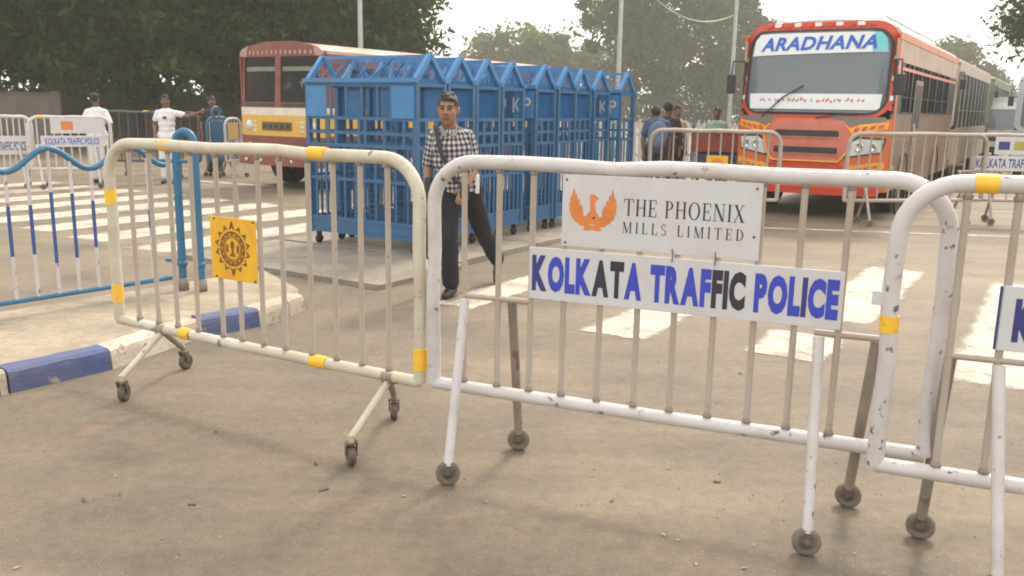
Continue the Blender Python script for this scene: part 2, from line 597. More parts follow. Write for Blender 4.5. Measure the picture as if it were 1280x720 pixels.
# ------------------------------------------------------------------ island with painted kerb
KZ = 0.13
kpts = [G(-330, 530, 0), G(-140, 520, 0), G(0, 495, 0), G(12, 492, 0), G(140, 462, 0), G(252, 422, 0), G(325, 408, 0), G(362, 396, 0), G(381, 388, 0)]
kpts = [Vector((p.x, p.y, 0)) for p in kpts]
tip = kpts[-1]
railP0 = G(0, 380, 0.22)
railP0 = Vector((railP0.x, railP0.y, 0))
RD = (G(215, 347, 0.22) - G(0, 380, 0.22)); RD.z = 0; RD.normalize()
RN = Vector((RD.y, -RD.x, 0))
far = [railP0 + RD * s - RN * 0.22 for s in (2.3, 1.2, 0, -2.5)]
outline = [p - N * .06 for p in kpts] + [tip + Vector((-.12, .28, 0))] + far
def inset(pl):
    return [Vector((p.x, p.y, KZ - 0.012)) for p in pl]
pv = MB()
k = len(outline)
top = [(p.x, p.y, KZ - .014) for p in outline]
pv.add(top + [(p.x, p.y, -.02) for p in outline], [tuple(range(k))] + [(i, (i + 1) % k, k + (i + 1) % k, k + i) for i in range(k)])
pave = struct(pv.build('traffic_island_paving', M_PAVE))
M_KBLUE = mat('kerb_blue', (0.055, 0.085, 0.22), 0.7, var=0.2, scale=9, chip=(0.30, 0.26, 0.22), chip_amt=0.10, chip_scale=11, dirt=(0.13, 0.13, 0.18), dirt_amt=0.4, bump=0.3)
M_KWHITE = mat('kerb_white', (0.56, 0.51, 0.43), 0.75, var=0.12, scale=9, chip=(0.30, 0.25, 0.19), chip_amt=0.3, chip_scale=16, dirt=(0.36, 0.29, 0.21), dirt_amt=0.5, bump=0.3)
kc = [M_KWHITE, M_KBLUE, M_KWHITE, M_KBLUE, M_KWHITE, M_KBLUE, M_KWHITE, M_KWHITE]
for i in range(len(kpts) - 1):
    p0, p1 = kpts[i], kpts[i + 1]
    d = (p1 - p0).normalized()
    nn = Vector((-d.y, d.x, 0))     # towards the island
    q0, q1 = p0 + d * .006, p1 - d * .006
    L = (q1 - q0).length
    ns = max(2, int(L / .08))
    prof = [(-.004, -.02), (0.004, .085), (.012, .115), (.03, KZ), (.135, KZ + .002), (.14, -.02)]
    vs, fs = [], []
    rnd = random.Random(i)
    for s in range(ns + 1):
        pp = q0 + d * L * s / ns
        for (o, z) in prof:
            j = 0.0 if z < 0 else rnd.uniform(-.004, .004)
            q = pp + nn * (o + j)
            vs.append((q.x, q.y, z + j * .6))
    m_ = len(prof)
    for s in range(ns):
        for t in range(m_):
            t2 = (t + 1) % m_
            fs.append((s * m_ + t, s * m_ + t2, (s + 1) * m_ + t2, (s + 1) * m_ + t))
    fs += [tuple(range(m_)), tuple(range(ns * m_, ns * m_ + m_))[::-1]]
    MB().add(vs, fs).build('kerb_stone', kc[i], pave)

# low concrete median under the cage row, as separate slabs
med = None
slab_rows = [(-7.62, -4.95, 5.75, 7.05, .045), (-7.55, -5.05, 7.07, 8.6, .06), (-7.5, -5.05, 8.62, 10.4, .06), (-7.5, -5.0, 10.42, 12.2, .06), (-7.5, -5.0, 12.22, 14.0, .06)]
for i, (u0, u1, w0, w1, z) in enumerate(slab_rows):
    rnd = random.Random(40 + i)
    P = [UW(u0, w0), UW((u0 + u1) / 2, w0 + rnd.uniform(-.04, .04)), UW(u1, w0), UW(u1, w1), UW(u0, w1)]
    b = MB().prism([(p.x, p.y, -.02) for p in P], (0, 0, z + .02))
    if med is None:
        med = struct(b.build('median_strip', M_SLAB))
    else:
        b.build('median_slab', M_SLAB, med)

# ------------------------------------------------------------------ blue wavy railing on the island
rail = thing('island_railing', 'blue wavy-topped pedestrian railing with blue and white banded bars on the island', 'railing', (railP0.x, railP0.y, 0), math.atan2(RD.y, RD.x))
S0, S1 = -2.2, 1.27
def wave(s):
    return 1.175 + 0.075 * math.cos(2 * math.pi * (s - 0.40) / 0.58)
MB().tube([(S0 + (S1 - S0) * i / 110, 0, wave(S0 + (S1 - S0) * i / 110)) for i in range(111)], 0.021, 10).build('top_rail', M_RAILBLUE, rail)
MB().tube([(S0, 0, .22), (S1, 0, .22)], 0.018, 8).build('bottom_rail', M_RAILBLUE, rail)
bw = {0: .25, 1: .235, 2: .18, 3: .17}
s = 0.40 - 0.145 * 17
idx = -17
while s < S1 - .05:
    if s > S0 + .03:
        hl = {0: .25, 1: .23, 2: .17, 3: .17}[idx % 4]
        if idx >= 3:
            hl = max(.05, .15 - .04 * (idx - 3))
        zt = wave(s)
        cz = .70
        for (z0, z1, m_, r_) in ((.22, cz - hl, M_WHITE, .0125), (cz - hl, cz + hl, M_RAILNAVY, .0128), (cz + hl, zt, M_WHITE, .0125)):
            o = MB().tube([(s, 0, z0), (s, 0, z1)], r_, 8).build('baluster' if m_ is M_WHITE else 'blue_band', m_, rail)
    s += 0.145
    idx += 1
for s in (S0 + .02, -0.9):
    MB().tube([(s, 0.03, .10), (s, 0.03, .62)], .02, 8).build('support_post', M_RAILBLUE, rail)
# hoop post
pb = G(241, 361, KZ)
hoop = thing('hoop_post', 'pair of blue steel posts joined by a rounded hoop at the railing end', 'post', (pb.x, pb.y, KZ - .02), math.atan2(-.24, 1))
hw = .081
arc = [(-hw, 0, 0), (-hw, 0, 1.12)] + [(-hw * math.cos(t), 0, 1.15 + .095 * math.sin(t)) for t in [math.pi * i / 14 for i in range(15)]] + [(hw, 0, 1.12), (hw, 0, 0)]
MB().tube(arc, .031, 14).build('hoop', M_RAILBLUE, hoop)
for sx in (-1, 1):
    MB().lathe([(0, 0), (.042, 0), (.042, .10), (.034, .105)], (sx * hw, 0, 0), n=16).build('foot_sleeve', M_LEG, hoop)
    MB().lathe([(.0325, 0), (.041, .005), (.041, .035), (.0325, .04)], (sx * hw, 0, .20), n=16).build('collar', M_RAILBLUE, hoop)
for z in (1.02, .24):
    MB().tube([(-hw - .14, 0.0, z), (-hw, 0, z)], .016, 8).build('rail_stub', M_RAILBLUE, hoop)
MB().tube([(-hw, 0, 1.02), (hw, 0, 1.02)], .014, 8).build('cross_bar', M_RAILBLUE, hoop)

# ------------------------------------------------------------------ crowd barriers
BALUSTERS = {}
def frame_path(x0, x1, zb, zt, r):
    rnd = random.Random(int(x1 * 1000))
    pts = [(x0, 0, zb)] + [(x0 + rnd.uniform(-.006, .006), rnd.uniform(-.004, .004), zb + (zt - r - zb) * i / 4) for i in (1, 2, 3)]
    for i in range(9):
        t = math.pi / 2 * i / 8
        pts.append((x0 + r - r * math.cos(t), 0, zt - r + r * math.sin(t)))
    for i in range(1, 8):
        pts.append((x0 + r + (x1 - x0 - 2 * r) * i / 8, rnd.uniform(-.005, .005), zt + .006 * math.sin(i * 1.7) + rnd.uniform(-.003, .003)))
    for i in range(9):
        t = math.pi / 2 * i / 8
        pts.append((x1 - r + r * math.sin(t), 0, zt - r + r * math.cos(t)))
    pts += [(x1 + rnd.uniform(-.006, .006), rnd.uniform(-.004, .004), zb + (zt - r - zb) * i / 4) for i in (3, 2, 1)]
    pts.append((x1, 0, zb))
    return pts

def barrier(label, org, rz, x0, x1, bals, m_frame, m_bal, feet='tall', footx=(0.0, 1.46), bands=(), zb=.35, zt=1.352, r=.19, detail=True, group=None, tr=.030, br=.0130, wheel_rot=(0, 0, 0, 0), name='crowd_barrier', m_foot=None, swap=False):
    t = thing(name, label, 'barrier', org, rz, group)
    n = 14 if detail else 8
    MB().tube(frame_path(x0, x1, zb, zt, r), tr, n).build('frame', m_frame, t)
    MB().tube([(x0, 0, zb), (x0 + (x1 - x0) * .5, 0, zb - .006), (x1, 0, zb)], tr * .93, n).build('bottom_rail', m_frame, t)
    key = (m_bal.name, br, n, round(zb, 2))
    if key not in BALUSTERS:
        bb_ = MB().tube([(0, 0, zb), (0, 0, zt)], br, 10 if detail else 6)
        if detail:      # rough welds where the bar meets the rails
            bb_.lathe([(br * .9, 0), (br * 1.5, .004), (br * 1.35, .012), (br * .98, .024)], (0, 0, zb + .024), (0, 0, 1), 9, 1)
            bb_.lathe([(br * .98, 0), (br * 1.3, .008), (br * 1.4, .016), (br * .9, .02)], (0, 0, zt - .046), (0, 0, 1), 9, 1)
        me = bb_.mesh('baluster')
        me.materials.append(m_bal)
        me.materials.append(M_LEG)
        BALUSTERS[key] = me
    for i, bx in enumerate(bals):
        o = put('baluster', BALUSTERS[key], None, t, (bx, 0, 0), (0, random.uniform(-.004, .004) if detail else 0, random.uniform(0, 6)))
    for (kind, pos, ln) in bands:
        rr = tr + .0025
        if kind == 'top':
            p = [(pos - ln / 2, 0, zt + .002), (pos + ln / 2, 0, zt + .002)]
        elif kind == 'bottom':
            p = [(pos - ln / 2, 0, zb - .003), (pos + ln / 2, 0, zb - .003)]
        elif kind == 'left':
            p = [(x0, 0, pos - ln / 2), (x0, 0, pos + ln / 2)]
        else:
            p = [(x1, 0, pos - ln / 2), (x1, 0, pos + ln / 2)]
        MB().tube(p, rr, n).build('tape_band', M_YTAPE, t)
    if feet == 'tall':
        for e, fx in enumerate(footx):
            zc = .775
            a_, b_ = fx - .10, fx + .11
            MB().tube([(a_ - .01, 0, zc), (b_ + (.10 if e == 0 else .02), 0, zc)], .013, 8).build('cross_bar', m_bal, t)
            pairs = ((a_ + .01, fx - .06, -.245, m_frame), (b_, fx + .065, .245, m_foot or M_LEG))
            if swap:
                pairs = ((b_ - .06, fx + .10, -.20, m_frame), (a_ + .01, fx - .105, .20, m_foot or M_LEG))
            for q, (tx, fx2, ty, m_) in enumerate(pairs):
                leg = MB().tube([(tx, -.025 if ty < 0 else .025, zc - .01), (fx2, ty, .085)], .0205, 10).build('leg', m_, t)
                wr = wheel_rot[e * 2 + q]
                ax = Vector((math.sin(wr), math.cos(wr), 0))
                wc = Vector((fx2, ty, .052))
                wh = MB().lathe([(0, -.011), (.030, -.011), (.034, -.016), (.047, -.016), (.052, -.008), (.052, .008), (.047, .016), (.034, .016), (.030, .011), (0, .011)], wc, ax, 24).build('wheel', M_RUBBER, leg)
                MB().lathe([(0, -.026), (.017, -.026), (.017, .026), (0, .026)], wc, ax, 12).build('hub', M_RUST, leg)
    elif feet == 'low':
        for e, fx in enumerate(footx):
            for q, (fx2, ty) in enumerate(((fx + .01, -.285), (fx - .20, .285))):
                leg = MB().tube([(fx, 0.0, zb - .02), (fx2, ty, .135)], .0175, 10).tube([(fx2, ty, .15), (fx2, ty, .105)], .014, 8).build('leg', m_frame if q == 0 else M_LEG, t)
                wr = wheel_rot[e * 2 + q]
                ax = Vector((math.cos(wr), math.sin(wr), 0))
                sd = Vector((-ax.y, ax.x, 0))
                wc = Vector((fx2, ty, .048)) + sd * .018
                MB().lathe([(0, -.013), (.025, -.013), (.03, -.017), (.043, -.017), (.048, -.010), (.048, .010), (.043, .017), (.03, .017), (.025, .013), (0, .013)], wc, ax, 22).build('wheel', M_RUST, leg)
                fk = MB()
                for sg in (-1, 1):
                    fk.bar(wc + ax * sg * .024, Vector((fx2, ty, .112)) + ax * sg * .024, .026, .005, up=ax)
                fk.bar(Vector((fx2, ty, .112)) - ax * .027, Vector((fx2, ty, .112)) + ax * .027, .04, .006)
                fk.build('caster_fork', M_RUST, leg)
            MB().lathe([(.0, -.03), (.032, -.03), (.032, .03), (0, .03)], (fx, 0, zb - .006), (1, 0, 0), 12).build('clamp', M_LEG, t)
    return t

def board(parent, x0, x1, z0, z1, y, m_, name='sign_board', th=.006, tilt=0.0):
    b = MB()
    b.bbox(((x0 + x1) / 2, 0, (z0 + z1) / 2), (x1 - x0, th, z1 - z0), .002)
    o = b.build(name, m_, parent, (0, y, 0))
    return o

KTP = 'KOLKATA TRAFFIC POLICE'
KTP_M = dict(zip(range(22), 'nbbbddb_bbbbddd_bbbnbb'))
def police_text(sign, x0, x1, z0, z1, y, detail=True):
    if not detail:
        text_on_front(MB(), KTP, x0, z0, x1 - x0, z1 - z0, y, bold=.02).build('lettering', M_NAVYINK, sign)
        return
    # widths of single letters, laid out by hand so each can fade on its own
    adv, tot = [], 0.0
    cache = {}
    for ch in KTP:
        if ch == ' ':
            adv.append((None, .33)); tot += .33
            continue
        if ch not in cache:
            cache[ch] = font_mesh(ch, 1.0, bold=.066)
        wd = cache[ch][2] * .92
        adv.append((cache[ch], wd)); tot += wd + .035
    k = (x1 - x0) / (tot - .035)
    x = x0
    for i, (g, wd) in enumerate(adv):
        if g is None:
            x += wd * k
            continue
        vs, fs, tw = g
        th = max(v[1] for v in vs)
        out = [(x + v[0] / tw * wd * k, y, z0 + v[1] / th * (z1 - z0)) for v in vs]
        MB().add(out, fs).build('letter', {'n': M_NAVYINK, 'b': M_BLUEINK, 'd': M_DARKINK}[KTP_M[i]], sign)
        x += (wd + .035) * k

# serif capitals from stems, hairlines and slab serifs
def serif(ch):
    P = []          # list of polygons in a unit-high box
    T, t, sf = .135, .045, .035
    def rect(x0, x1, y0, y1): P.append([(x0, y0), (x1, y0), (x1, y1), (x0, y1)])
    def stem(x, y0=0, y1=1, w=T, ser=True):
        rect(x, x + w, y0, y1)
        if ser:
            rect(x - .07, x + w + .07, 0, sf); rect(x - .07, x + w + .07, 1 - sf, 1)
    def diag(x0, y0, x1, y1, w): P.append([(x0, y0), (x0 + w, y0), (x1 + w, y1), (x1, y1)])
    def ring(cx, cy, rx, ry, a0, a1, tx, ty, n=18):
        for i in range(n):
            q0, q1 = a0 + (a1 - a0) * i / n, a0 + (a1 - a0) * (i + 1) / n
            P.append([(cx + rx * math.cos(q0), cy + ry * math.sin(q0)), (cx + rx * math.cos(q1), cy + ry * math.sin(q1)),
                      (cx + (rx - tx) * math.cos(q1), cy + (ry - ty) * math.sin(q1)), (cx + (rx - tx) * math.cos(q0), cy + (ry - ty) * math.sin(q0))])
    if ch == 'T':
        rect(.30, .30 + T, 0, 1); rect(.22, .51, 0, sf); rect(0, .735, 1 - t, 1); rect(0, .05, .76, 1); rect(.685, .735, .76, 1); w = .735
    elif ch == 'H':
        stem(.07); stem(.58); rect(.2, .6, .48, .48 + t); w = .785
    elif ch == 'E':
        stem(.07); rect(.07, .6, 0, t); rect(.07, .58, 1 - t, 1); rect(.2, .45, .49, .49 + t); rect(.55, .6, 0, .26); rect(.53, .58, .76, 1); rect(.41, .45, .38, .63); w = .62
    elif ch == 'P':
        stem(.07); ring(.25, .735, .33, .265, -math.pi / 2, math.pi / 2, T, t); rect(.2, .26, .955, 1); rect(.2, .26, .47, .515); w = .6
    elif ch == 'D':
        stem(.07); ring(.25, .5, .47, .5, -math.pi / 2, math.pi / 2, T, t); rect(.2, .26, .955, 1); rect(.2, .26, 0, t); w = .74
    elif ch == 'O':
        ring(.41, .5, .41, .52, 0, 2 * math.pi, T, t, 32); w = .82
    elif ch == 'N':
        rect(.09, .09 + t, 0, 1); rect(0, .24, 0, sf); rect(0, .14, 1 - sf, 1); diag(.59, 0, .06, 1, .16); rect(.68, .68 + t, 0, 1); rect(.58, .83, 1 - sf, 1); w = .83
    elif ch == 'I':
        stem(.07); w = .275
    elif ch == 'X':
        diag(.55, 0, .04, 1, .16); diag(.04, 0, .58, 1, .05); rect(-.03, .2, 0, sf); rect(.48, .78, 0, sf); rect(-.03, .27, 1 - sf, 1); rect(.5, .72, 1 - sf, 1); w = .76
    elif ch == 'M':
        rect(.09, .09 + t, 0, 1); rect(0, .24, 0, sf); rect(0, .2, 1 - sf, 1); diag(.42, 0, .06, 1, .15); diag(.44, 0, .80, 1, .05); stem(.80); w = 1.0
    elif ch == 'L':
        stem(.07); rect(.07, .6, 0, t); rect(.55, .6, 0, .27); w = .62
    elif ch == 'S':
        ring(.26, .745, .25, .265, math.pi * .12, math.pi * 1.5, .085, t); ring(.26, .255, .26, .265, -math.pi * .88, math.pi * .5, .10, t); P.append([(.12, .56), (.20, .49), (.42, .42), (.34, .50)]); w = .53
    return P, w

def serif_text(sign, text, x0, x1, z0, h, y, gap=.16, space=.45):
    tot = 0
    gl = []
    for ch in text:
        if ch == ' ':
            gl.append((None, space)); tot += space; continue
        P, w = serif(ch)
        gl.append((P, w)); tot += w + gap
    k = (x1 - x0) / (tot - gap)
    x = x0
    q = 0
    for P, w in gl:
        if P:
            mb = MB()
            for pl in P:
                q += 1
                mb.add([(x + px * k, y - .00005 * (q % 9), z0 + pz * h) for px, pz in pl], [tuple(range(len(pl)))])
            mb.build('letter', M_DARKINK, sign)
            x += (w + gap) * k
        else:
            x += w * k

# --- barrier with the yellow emblem (left)
dL = Vector((.863, -.506, 0))
lb = barrier('cream crowd barrier on caster feet bearing a square yellow emblem sign', (-2.022, 4.787, 0), math.atan2(dL.y, dL.x), -.272, 1.868,
             [-.09, .072, .23, .395, .588, .73, .884, 1.037, 1.214, 1.372, 1.528, 1.69], M_CREAM, M_BAL, 'low', (.10, 1.69),
             [('top', .224, .085), ('top', 1.287, .10), ('left', 1.05, .085), ('left', .50, .10), ('right', .455, .10), ('bottom', .294, .075), ('bottom', 1.261, .10)], zb=.345, wheel_rot=(.5, .2, .9, .6))
sg = board(lb, .553, .880, .690, 1.010, -.022, M_YSIGN)
em = MB()
cx, cz = .713, .853
def disc_ring(mb, cx, cz, r0, r1, y, n=40):
    vs, fs = [], []
    for i in range(n):
        a_ = 2 * math.pi * i / n
        vs += [(cx + r0 * math.cos(a_), y, cz + r0 * math.sin(a_)), (cx + r1 * math.cos(a_), y, cz + r1 * math.sin(a_))]
    for i in range(n):
        j = (i + 1) % n
        fs.append((2 * i, 2 * i + 1, 2 * j + 1, 2 * j))
    mb.add(vs, fs)
y = -.0046
disc_ring(em, cx, cz, .055, .060, y)
disc_ring(em, cx, cz, .064, .070, y)
disc_ring(em, cx, cz, .079, .090, y)
for i in range(14):
    a_ = 2 * math.pi * i / 14 + math.pi / 2
    for r0, r1, w0 in ((.096, .128 if i % 7 else .142, .017), (.071, .0785, .010)):
        c_, s_ = math.cos(a_), math.sin(a_)
        if w0 > .015:
            pts = [(r0, -w0), (r0 + .006, -w0 * 1.05), (r1 * .93, -w0 * .45), (r1, 0), (r1 * .93, w0 * .45), (r0 + .006, w0 * 1.05), (r0, w0), (r0 + .012, 0)]
        else:
            pts = [(r0, -w0), (r1, -w0), (r1, w0), (r0, w0)]
        em.add([(cx + p * c_ - q * s_, y, cz + p * s_ + q * c_) for p, q in pts], [tuple(range(len(pts)))])
for (a0, a1, b0, b1) in ((-.008, .008, -.030, .030), (-.013, .013, .006, .034), (-.018, .018, -.040, -.026), (-.005, .005, .030, .042), (-.045, -.030, -.02, .02), (.030, .045, -.02, .02)):
    y -= .0001
    em.add([(cx + a0, y, cz + b0), (cx + a1, y, cz + b0), (cx + a1, y, cz + b1), (cx + a0, y, cz + b1)], [(0, 1, 2, 3)])
em.build('emblem', M_BROWNINK, sg)
for (bx, bz) in ((.588, .70), (.588, 1.0), (.865, .70), (.865, 1.0)):
    MB().lathe([(0, -.004), (.006, -.003), (.006, .002), (0, .002)], (bx, -.0035, bz), (0, 1, 0), 8).build('bolt', M_RUST, sg)

# --- barrier with the two boards (centre)
dC = Vector((.925, -.38, 0)).normalized()
cb = barrier('white crowd barrier on disc wheels carrying the company board above the traffic police board', (-.110, 3.711, 0), math.atan2(dC.y, dC.x), -.252, 1.762,
             [-.103, .055, .204, .353, .510, .668, .817, .970, 1.123, 1.273, 1.428], M_WHITE, M_BAL, 'tall', (0.0, 1.455), [], zb=.358, wheel_rot=(-.5, -.3, -.2, .1))
sg = board(cb, .343, 1.126, 1.030, 1.322, -.0225, M_BOARD)
serif_text(sg, 'THE PHOENIX', .600, 1.066, 1.170, .066, -.0038)
serif_text(sg, 'MILLS LIMITED', .598, 1.066, 1.101, .044, -.0038, gap=.42, space=.75)
# bird emblem: raised feathered wings, neck and tail
bx, bz, bs = .472, 1.103, .185
half = [(0, .10), (.05, .10), (.10, .16), (.12, .30), (.20, .30), (.20, .40), (.235, .55), (.27, .52), (.285, .68), (.325, .64), (.345, .80), (.375, .74), (.40, .93), (.43, .83), (.465, .70), (.49, .72), (.485, .58), (.515, .58), (.49, .45), (.505, .40), (.46, .33), (.46, .27), (.40, .22), (.37, .16), (.30, .13), (.26, .08), (.19, .075), (.16, .03), (.22, .0), (.10, -.02), (.0, .01)]
b1, b2 = MB(), MB()
for sgn in (-1, 1):
    b1.add([(bx + sgn * p * bs * 1.06, -.0038, bz + q * bs * .98) for p, q in half], [tuple(range(len(half)))])
body_ = [(-.13, .12), (.13, .12), (.125, .34), (.06, .42), (.05, .62), (.09, .66), (.14, .68), (.05, .76), (-.05, .78), (-.08, .70), (-.06, .62), (-.05, .42), (-.125, .34)]
b1.add([(bx + p * bs, -.0042, bz + q * bs) for p, q in body_], [tuple(range(len(body_)))])
b1.build('bird_emblem', M_ORANGEINK, sg)
b2.lathe([(0, -.002), (.005, -.002), (.005, .001), (0, .001)], (bx + .006, -.004, bz + .05), (0, 1, 0), 10).build('bolt', M_RUST, sg)
for q_, (px, pz) in enumerate(((.36, 1.30), (1.105, 1.30), (.36, 1.045), (1.105, 1.12))):
    MB().lathe([(0, -.003), (.005, -.002), (.005, .001), (0, .001)], (px, -.0035, pz), (0, 1, 0), 8).build('bolt', M_RUST, sg)
sg = board(cb, .205, 1.436, .798, 1.016, -.0235, M_BOARD)
police_text(sg, .219, 1.422, .833, .984, -.0038)
for px in (.80, .965):       # tie wires between the boards
    MB().tube([(px, -.030, 1.052), (px + .004, -.032, 1.03), (px + .002, -.030, 1.0)], .0022, 5).build('tie_wire', M_RUST, cb)
hp = MB().bbox((1.795, -.01, .93), (.045, .012, .075), .003).build('hook_plate', M_LEG, cb)
MB().bbox((1.796, -.01, .42), (.03, .02, .05), .003).build('hook_plate', M_LEG, cb)

# --- barrier at the right
dR = Vector((.93, -.36, 0)).normalized()
rb = barrier('white crowd barrier with chipped paint, its post overlapping the one with two boards', (1.592, 2.873, 0), math.atan2(dR.y, dR.x), -.297, 1.74,
             [-.10, .05, .205, .353, .51, .668, .817, .97, 1.12, 1.27, 1.43], M_WHITE, M_BAL, 'tall', (0.0, 1.455), [('top', -.05, .07), ('left', .865, .06)], zb=.345, zt=1.36, wheel_rot=(-.1, .1, .2, .4), swap=True)
sg = board(rb, .035, 1.30, .815, 1.035, -.0235, M_BOARD)
police_text(sg, .075, 1.28, .848, .995, -.0038)
MB().bbox((.029, 0, .925), (.007, .012, .215), .002).build('board_edge', M_NAVYINK, sg)
MB().bbox((-.336, -.01, .955), (.05, .012, .05), .003).build('hook_plate', M_BOARD, rb)

# --- barriers further up the road
ev = lambda x0, x1, n_: [x0 + (x1 - x0) * (i + 1) / (n_ + 1) for i in range(n_)]
def far_barrier(label, pL, pR, nb, m_f, m_b, bands=(), L=None, zt=1.30, feet='tall', group=None):
    d = (pR - pL); d.z = 0
    L = d.length if L is None else L
    rz = math.atan2(d.y, d.x)
    return barrier(label, (pL.x, pL.y, 0), rz, 0, L, ev(0, L, nb), m_f, m_b, feet, (L * .15, L * .85), bands, detail=False, zt=zt, r=.17, wheel_rot=(.3, .5, .7, .2), group=group), L

fb, L = far_barrier('white crowd barrier with a yellow plate beside the two men at the cage row', G(808, 276), G(968, 281), 10, M_BAL, M_BAL, [('top', .95, .08)])
sg = board(fb, .80, 1.10, .68, .96, -.022, M_YSIGN)
disc_ring(eb := MB(), .95, .82, .05, .10, -.0045, 20)
eb.build('emblem', M_ORANGEINK, sg)
fb, L = far_barrier('dull white crowd barrier standing before the orange bus door side', G(1052, 281), G(1222, 279), 12, M_BAL, M_BAL, [])
fb, L = far_barrier('dull white crowd barrier hung with a police board and blue and yellow marks', G(1205, 278), G(1400, 283), 11, M_BAL, M_BAL, [])
sg = board(fb, .02, 1.25, .78, 1.00, -.022, M_BOARD)
police_text(sg, .06, 1.22, .82, .96, -.004, False)
sg = board(fb, .30, 1.12, 1.02, 1.28, -.022, M_BOARD)
MB().bbox((.43, -.004, 1.15), (.16, .003, .12), .001).build('blue_mark', M_NAVYINK, sg)
MB().bbox((.70, -.004, 1.15), (.26, .003, .13), .001).build('yellow_mark', mat('olive_yellow', (.38, .33, .06), .6), sg)

lf = [(-30, 46, 'white crowd barrier with a board, beside the one bearing an orange mark', 'ATA'),
      (42, 143, 'white crowd barrier with an orange mark on its board, by the standing police officer', 'K')]
for i, (xa, xb, lab, kind) in enumerate(lf):
    pa, pb_ = G(xa, 237 - i), G(xb, 234 - i)
    fb, L = far_barrier(lab, pa, pb_, 9, M_WHITE, M_WHITE, [('top', .2, .07)], zt=1.27)
    if kind == 'ATA':
        s1 = board(fb, .05, L - .05, .60, .93, -.022, M_BOARD)
        text_on_front(MB(), KTP, .12, .67, L - .24, .16, -.004, bold=.02).build('lettering', M_NAVYINK, s1)
        board(fb, .06, .34, .98, 1.24, -.022, M_BOARD)
    else:
        s1 = board(fb, .35, L - .10, .98, 1.25, -.022, M_BOARD)
        MB().bbox((.62, -.004, 1.12), (.2, .003, .15), .001).build('orange_mark', M_ORANGEINK, s1)
        s2 = board(fb, .18, L - .10, .74, .94, -.022, M_BOARD)
        text_on_front(MB(), KTP, .25, .78, L - .45, .12, -.004, bold=.02).build('lettering', M_BLUEINK, s2)
M_DKBAR = mat('dark_grey_paint', (0.07, 0.07, 0.085), 0.5)
fb, L = far_barrier('dark grey crowd barrier with one yellow band between the two police officers', G(132, 221), G(252, 222), 10, M_DKBAR, M_DKBAR, [('top', .9, .09)], zt=1.35)
# yellow plate
pp = G(160, 232)
fb, L = far_barrier('blue crowd barrier with a round blue loop on top, by the red and yellow bus', G(262, 222), G(296, 219), 7, M_RAILBLUE, M_WHITE, [], zt=1.26, L=.62)
MB().tube([(L * .45 + .11 * math.sin(t), 0, 1.36 + .12 * math.cos(t)) for t in [2 * math.pi * i / 16 for i in range(16)]], .03, 8, closed=True).build('loop', M_RAILBLUE, fb)
board(fb, .1, L - .1, .72, 1.18, -.02, M_RAILBLUE)
board(fb, .05, L - .05, .36, .46, -.03, mat('violet_grey', (.16, .15, .30), .6))
fb, L = far_barrier('narrow white barrier with an orange striped plate beside the blue loop barrier', G(284, 222), G(308, 220), 4, M_WHITE, M_WHITE, [], zt=1.24, L=.46)
s1 = board(fb, .09, .37, .80, 1.16, -.02, M_BOARD)
for q in range(3):
    MB().bbox((.145 + .085 * q, -.004, .98), (.06, .003, .30), .001).build('orange_stripe', M_YTAPE, s1)
# ------------------------------------------------------------------ blue steel cages
CW, CD, CH, GH = 1.42, .50, 1.85, .29
_cache = {}
def shared(key, fn, m_):
    if key not in _cache:
        me = fn().mesh(key[0])
        for x in (m_ if isinstance(m_, (list, tuple)) else [m_]):
            me.materials.append(x)
        _cache[key] = me
    return _cache[key]

